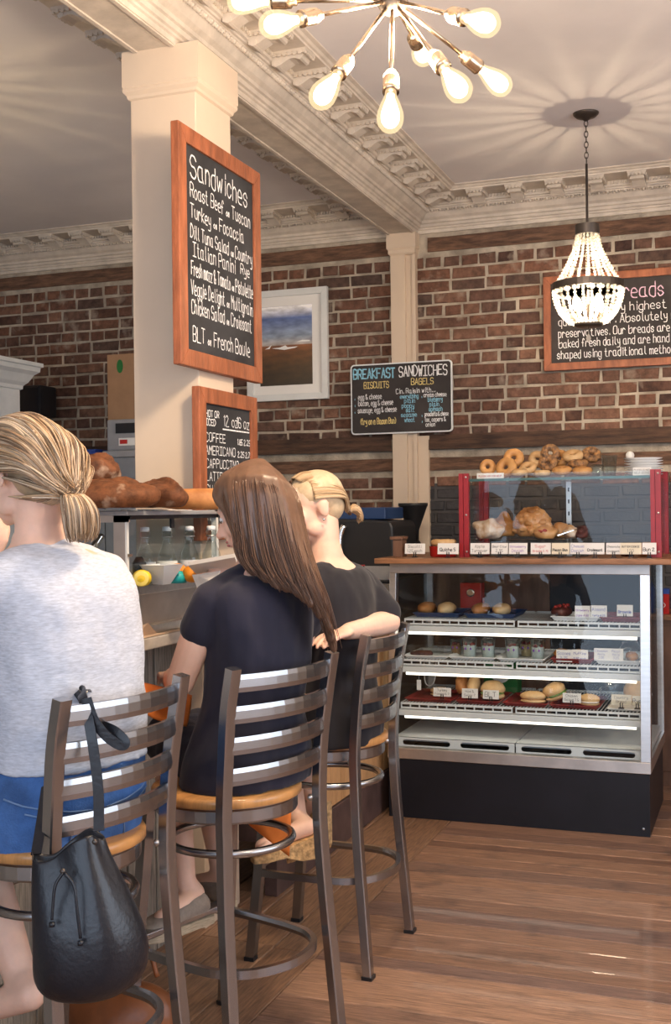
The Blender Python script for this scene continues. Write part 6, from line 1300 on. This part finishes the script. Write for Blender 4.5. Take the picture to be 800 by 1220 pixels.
lw = [[T1((s*.05, -.090, -.015)), T1((s*.062, -.110, -.055)), T1((s*.070, -.118, -.095)), T1((s*.086, -.122, -.112))] for s in (.75, .9, 1.05)]; strands('loose_lock', 'hair_blonde', hb, lw, 26, .0026, 23, 5, .004, .3)
# ================================================================== BAGS
bk = empty('bucket_bag', D(106, 1090, 2.42), 0, 'black leather drawstring bucket bag hanging from the nearest stool back', 'bag'); bo = bk.location
lat, dep = r0, d0
mb = MB(); RG = [(1187, 100, .035, .03), (1181, 100, .082, .060), (1163, 104, .112, .082), (1135, 106, .120, .090), (1100, 102, .113, .086), (1060, 93, .098, .070), (1025, 84, .082, .048), (1003, 80, .074, .034)]
S_ = [(D(px, py, 2.42)-bo, a, b) for py, px, a, b in RG]; I = interp(S_, 4); seg = 40; rings = []
for j, (c, a, b) in enumerate(I):
    R = []; t_ = j/(len(I)-1)
    for k in range(seg):
        an = 2*math.pi*k/seg; ct_, st_ = math.cos(an), math.sin(an); w_ = 1+.10*t_**1.6*math.sin(an*5+.6)+.05*math.sin(an*3+t_*4)*t_
        R.append(mb.b.verts.new(c+lat*(a*ct_*w_)+dep*(b*st_*w_)+V((0, 0, (.026*ct_-.014*math.cos(3*an))*max(0, t_-.62)/.38))))
    rings.append(R)
for A, B in zip(rings, rings[1:]):
    for k in range(seg): mb.b.faces.new((A[k], A[(k+1) % seg], B[(k+1) % seg], B[k]))
mb.b.faces.new(rings[0][::-1]); c = I[-1][0]; inn = [mb.b.verts.new(v.co*.9+c*.1+V((0, 0, -.06))) for v in rings[-1]]
for k in range(seg): mb.b.faces.new((rings[-1][k], rings[-1][(k+1) % seg], inn[(k+1) % seg], inn[k]))
mb.b.faces.new(inn); bb = mb.build('bag_body', 'leather', bk, True); md = bb.modifiers.new('s', 'SUBSURF'); md.levels = md.render_levels = 1
B_ = lambda px, py, d: D(px, py, d)-bo
MB().tube(catmull([B_(75, 1040, 2.335), B_(66, 1055, 2.33), B_(63, 1080, 2.325), B_(62, 1096, 2.322)], 6), .0032, 6).tube(catmull([B_(77, 1040, 2.335), B_(88, 1055, 2.328), B_(92, 1085, 2.322), B_(96, 1118, 2.320)], 6), .0032, 6).build('drawstring', 'leather', bk, True)
for p in ((62, 1099, 2.322), (96, 1121, 2.320)): MB().tube([B_(*p), B_(p[0], p[1]+5, p[2])], .006, 8, up=(0, 1, 0)).build('cord_end', 'leather', bk, True)
for p in ((75, 1038, 2.338), (113, 1003, 2.355)): MB().ell(B_(*p), .006, 10, 8).build('eyelet', 'bronze', bk, True)
flat = [(-.011, -.0016), (.011, -.0016), (.011, .0016), (-.011, .0016)]
st_ = MB(); st_.sweep(catmull([B_(118, 990, 2.40), B_(117, 940, 2.44), B_(111, 890, 2.475), B_(104, 850, 2.50), B_(98, 828, 2.535), B_(101, 822, 2.60), B_(112, 838, 2.66)], 8), flat, up=tuple(d0)); st_.build('strap', 'leather', bk)
st_ = MB(); st_.sweep(catmull([B_(43, 1018, 2.43), B_(50, 975, 2.50), B_(57, 930, 2.56), B_(70, 880, 2.60), B_(88, 838, 2.60), B_(98, 826, 2.56)], 8), flat, up=tuple(d0)); st_.build('strap', 'leather', bk)
st_ = MB(); st_.sweep(catmull([B_(103, 832, 2.50), B_(112, 858, 2.50), B_(128, 878, 2.50), B_(144, 888, 2.50), B_(149, 884, 2.50), B_(138, 872, 2.51), B_(118, 862, 2.53), B_(100, 850, 2.55)], 8), flat, up=tuple(d0)); st_.build('strap_tail', 'leather', bk)
fb = empty('floor_bag', (-1.66, 2.78, 0), .2, 'tan-brown leather bag standing on the floor under the nearest stools', 'bag'); mb = MB(); lump(mb, (0, 0, .10), (.17, .09, .13), 3, .15, 7, 28, 18, .25)
lo = min(v.co.z for v in mb.b.verts)
for v in mb.b.verts: v.co.z -= lo
mb.build('bag_body', 'leather_brown', fb, True); MB().tube(catmull([(-.10, 0, .20), (-.06, .01, .28), (.06, .01, .28), (.10, 0, .20)], 8), .007, 8).build('handle', 'leather_brown', fb, True)
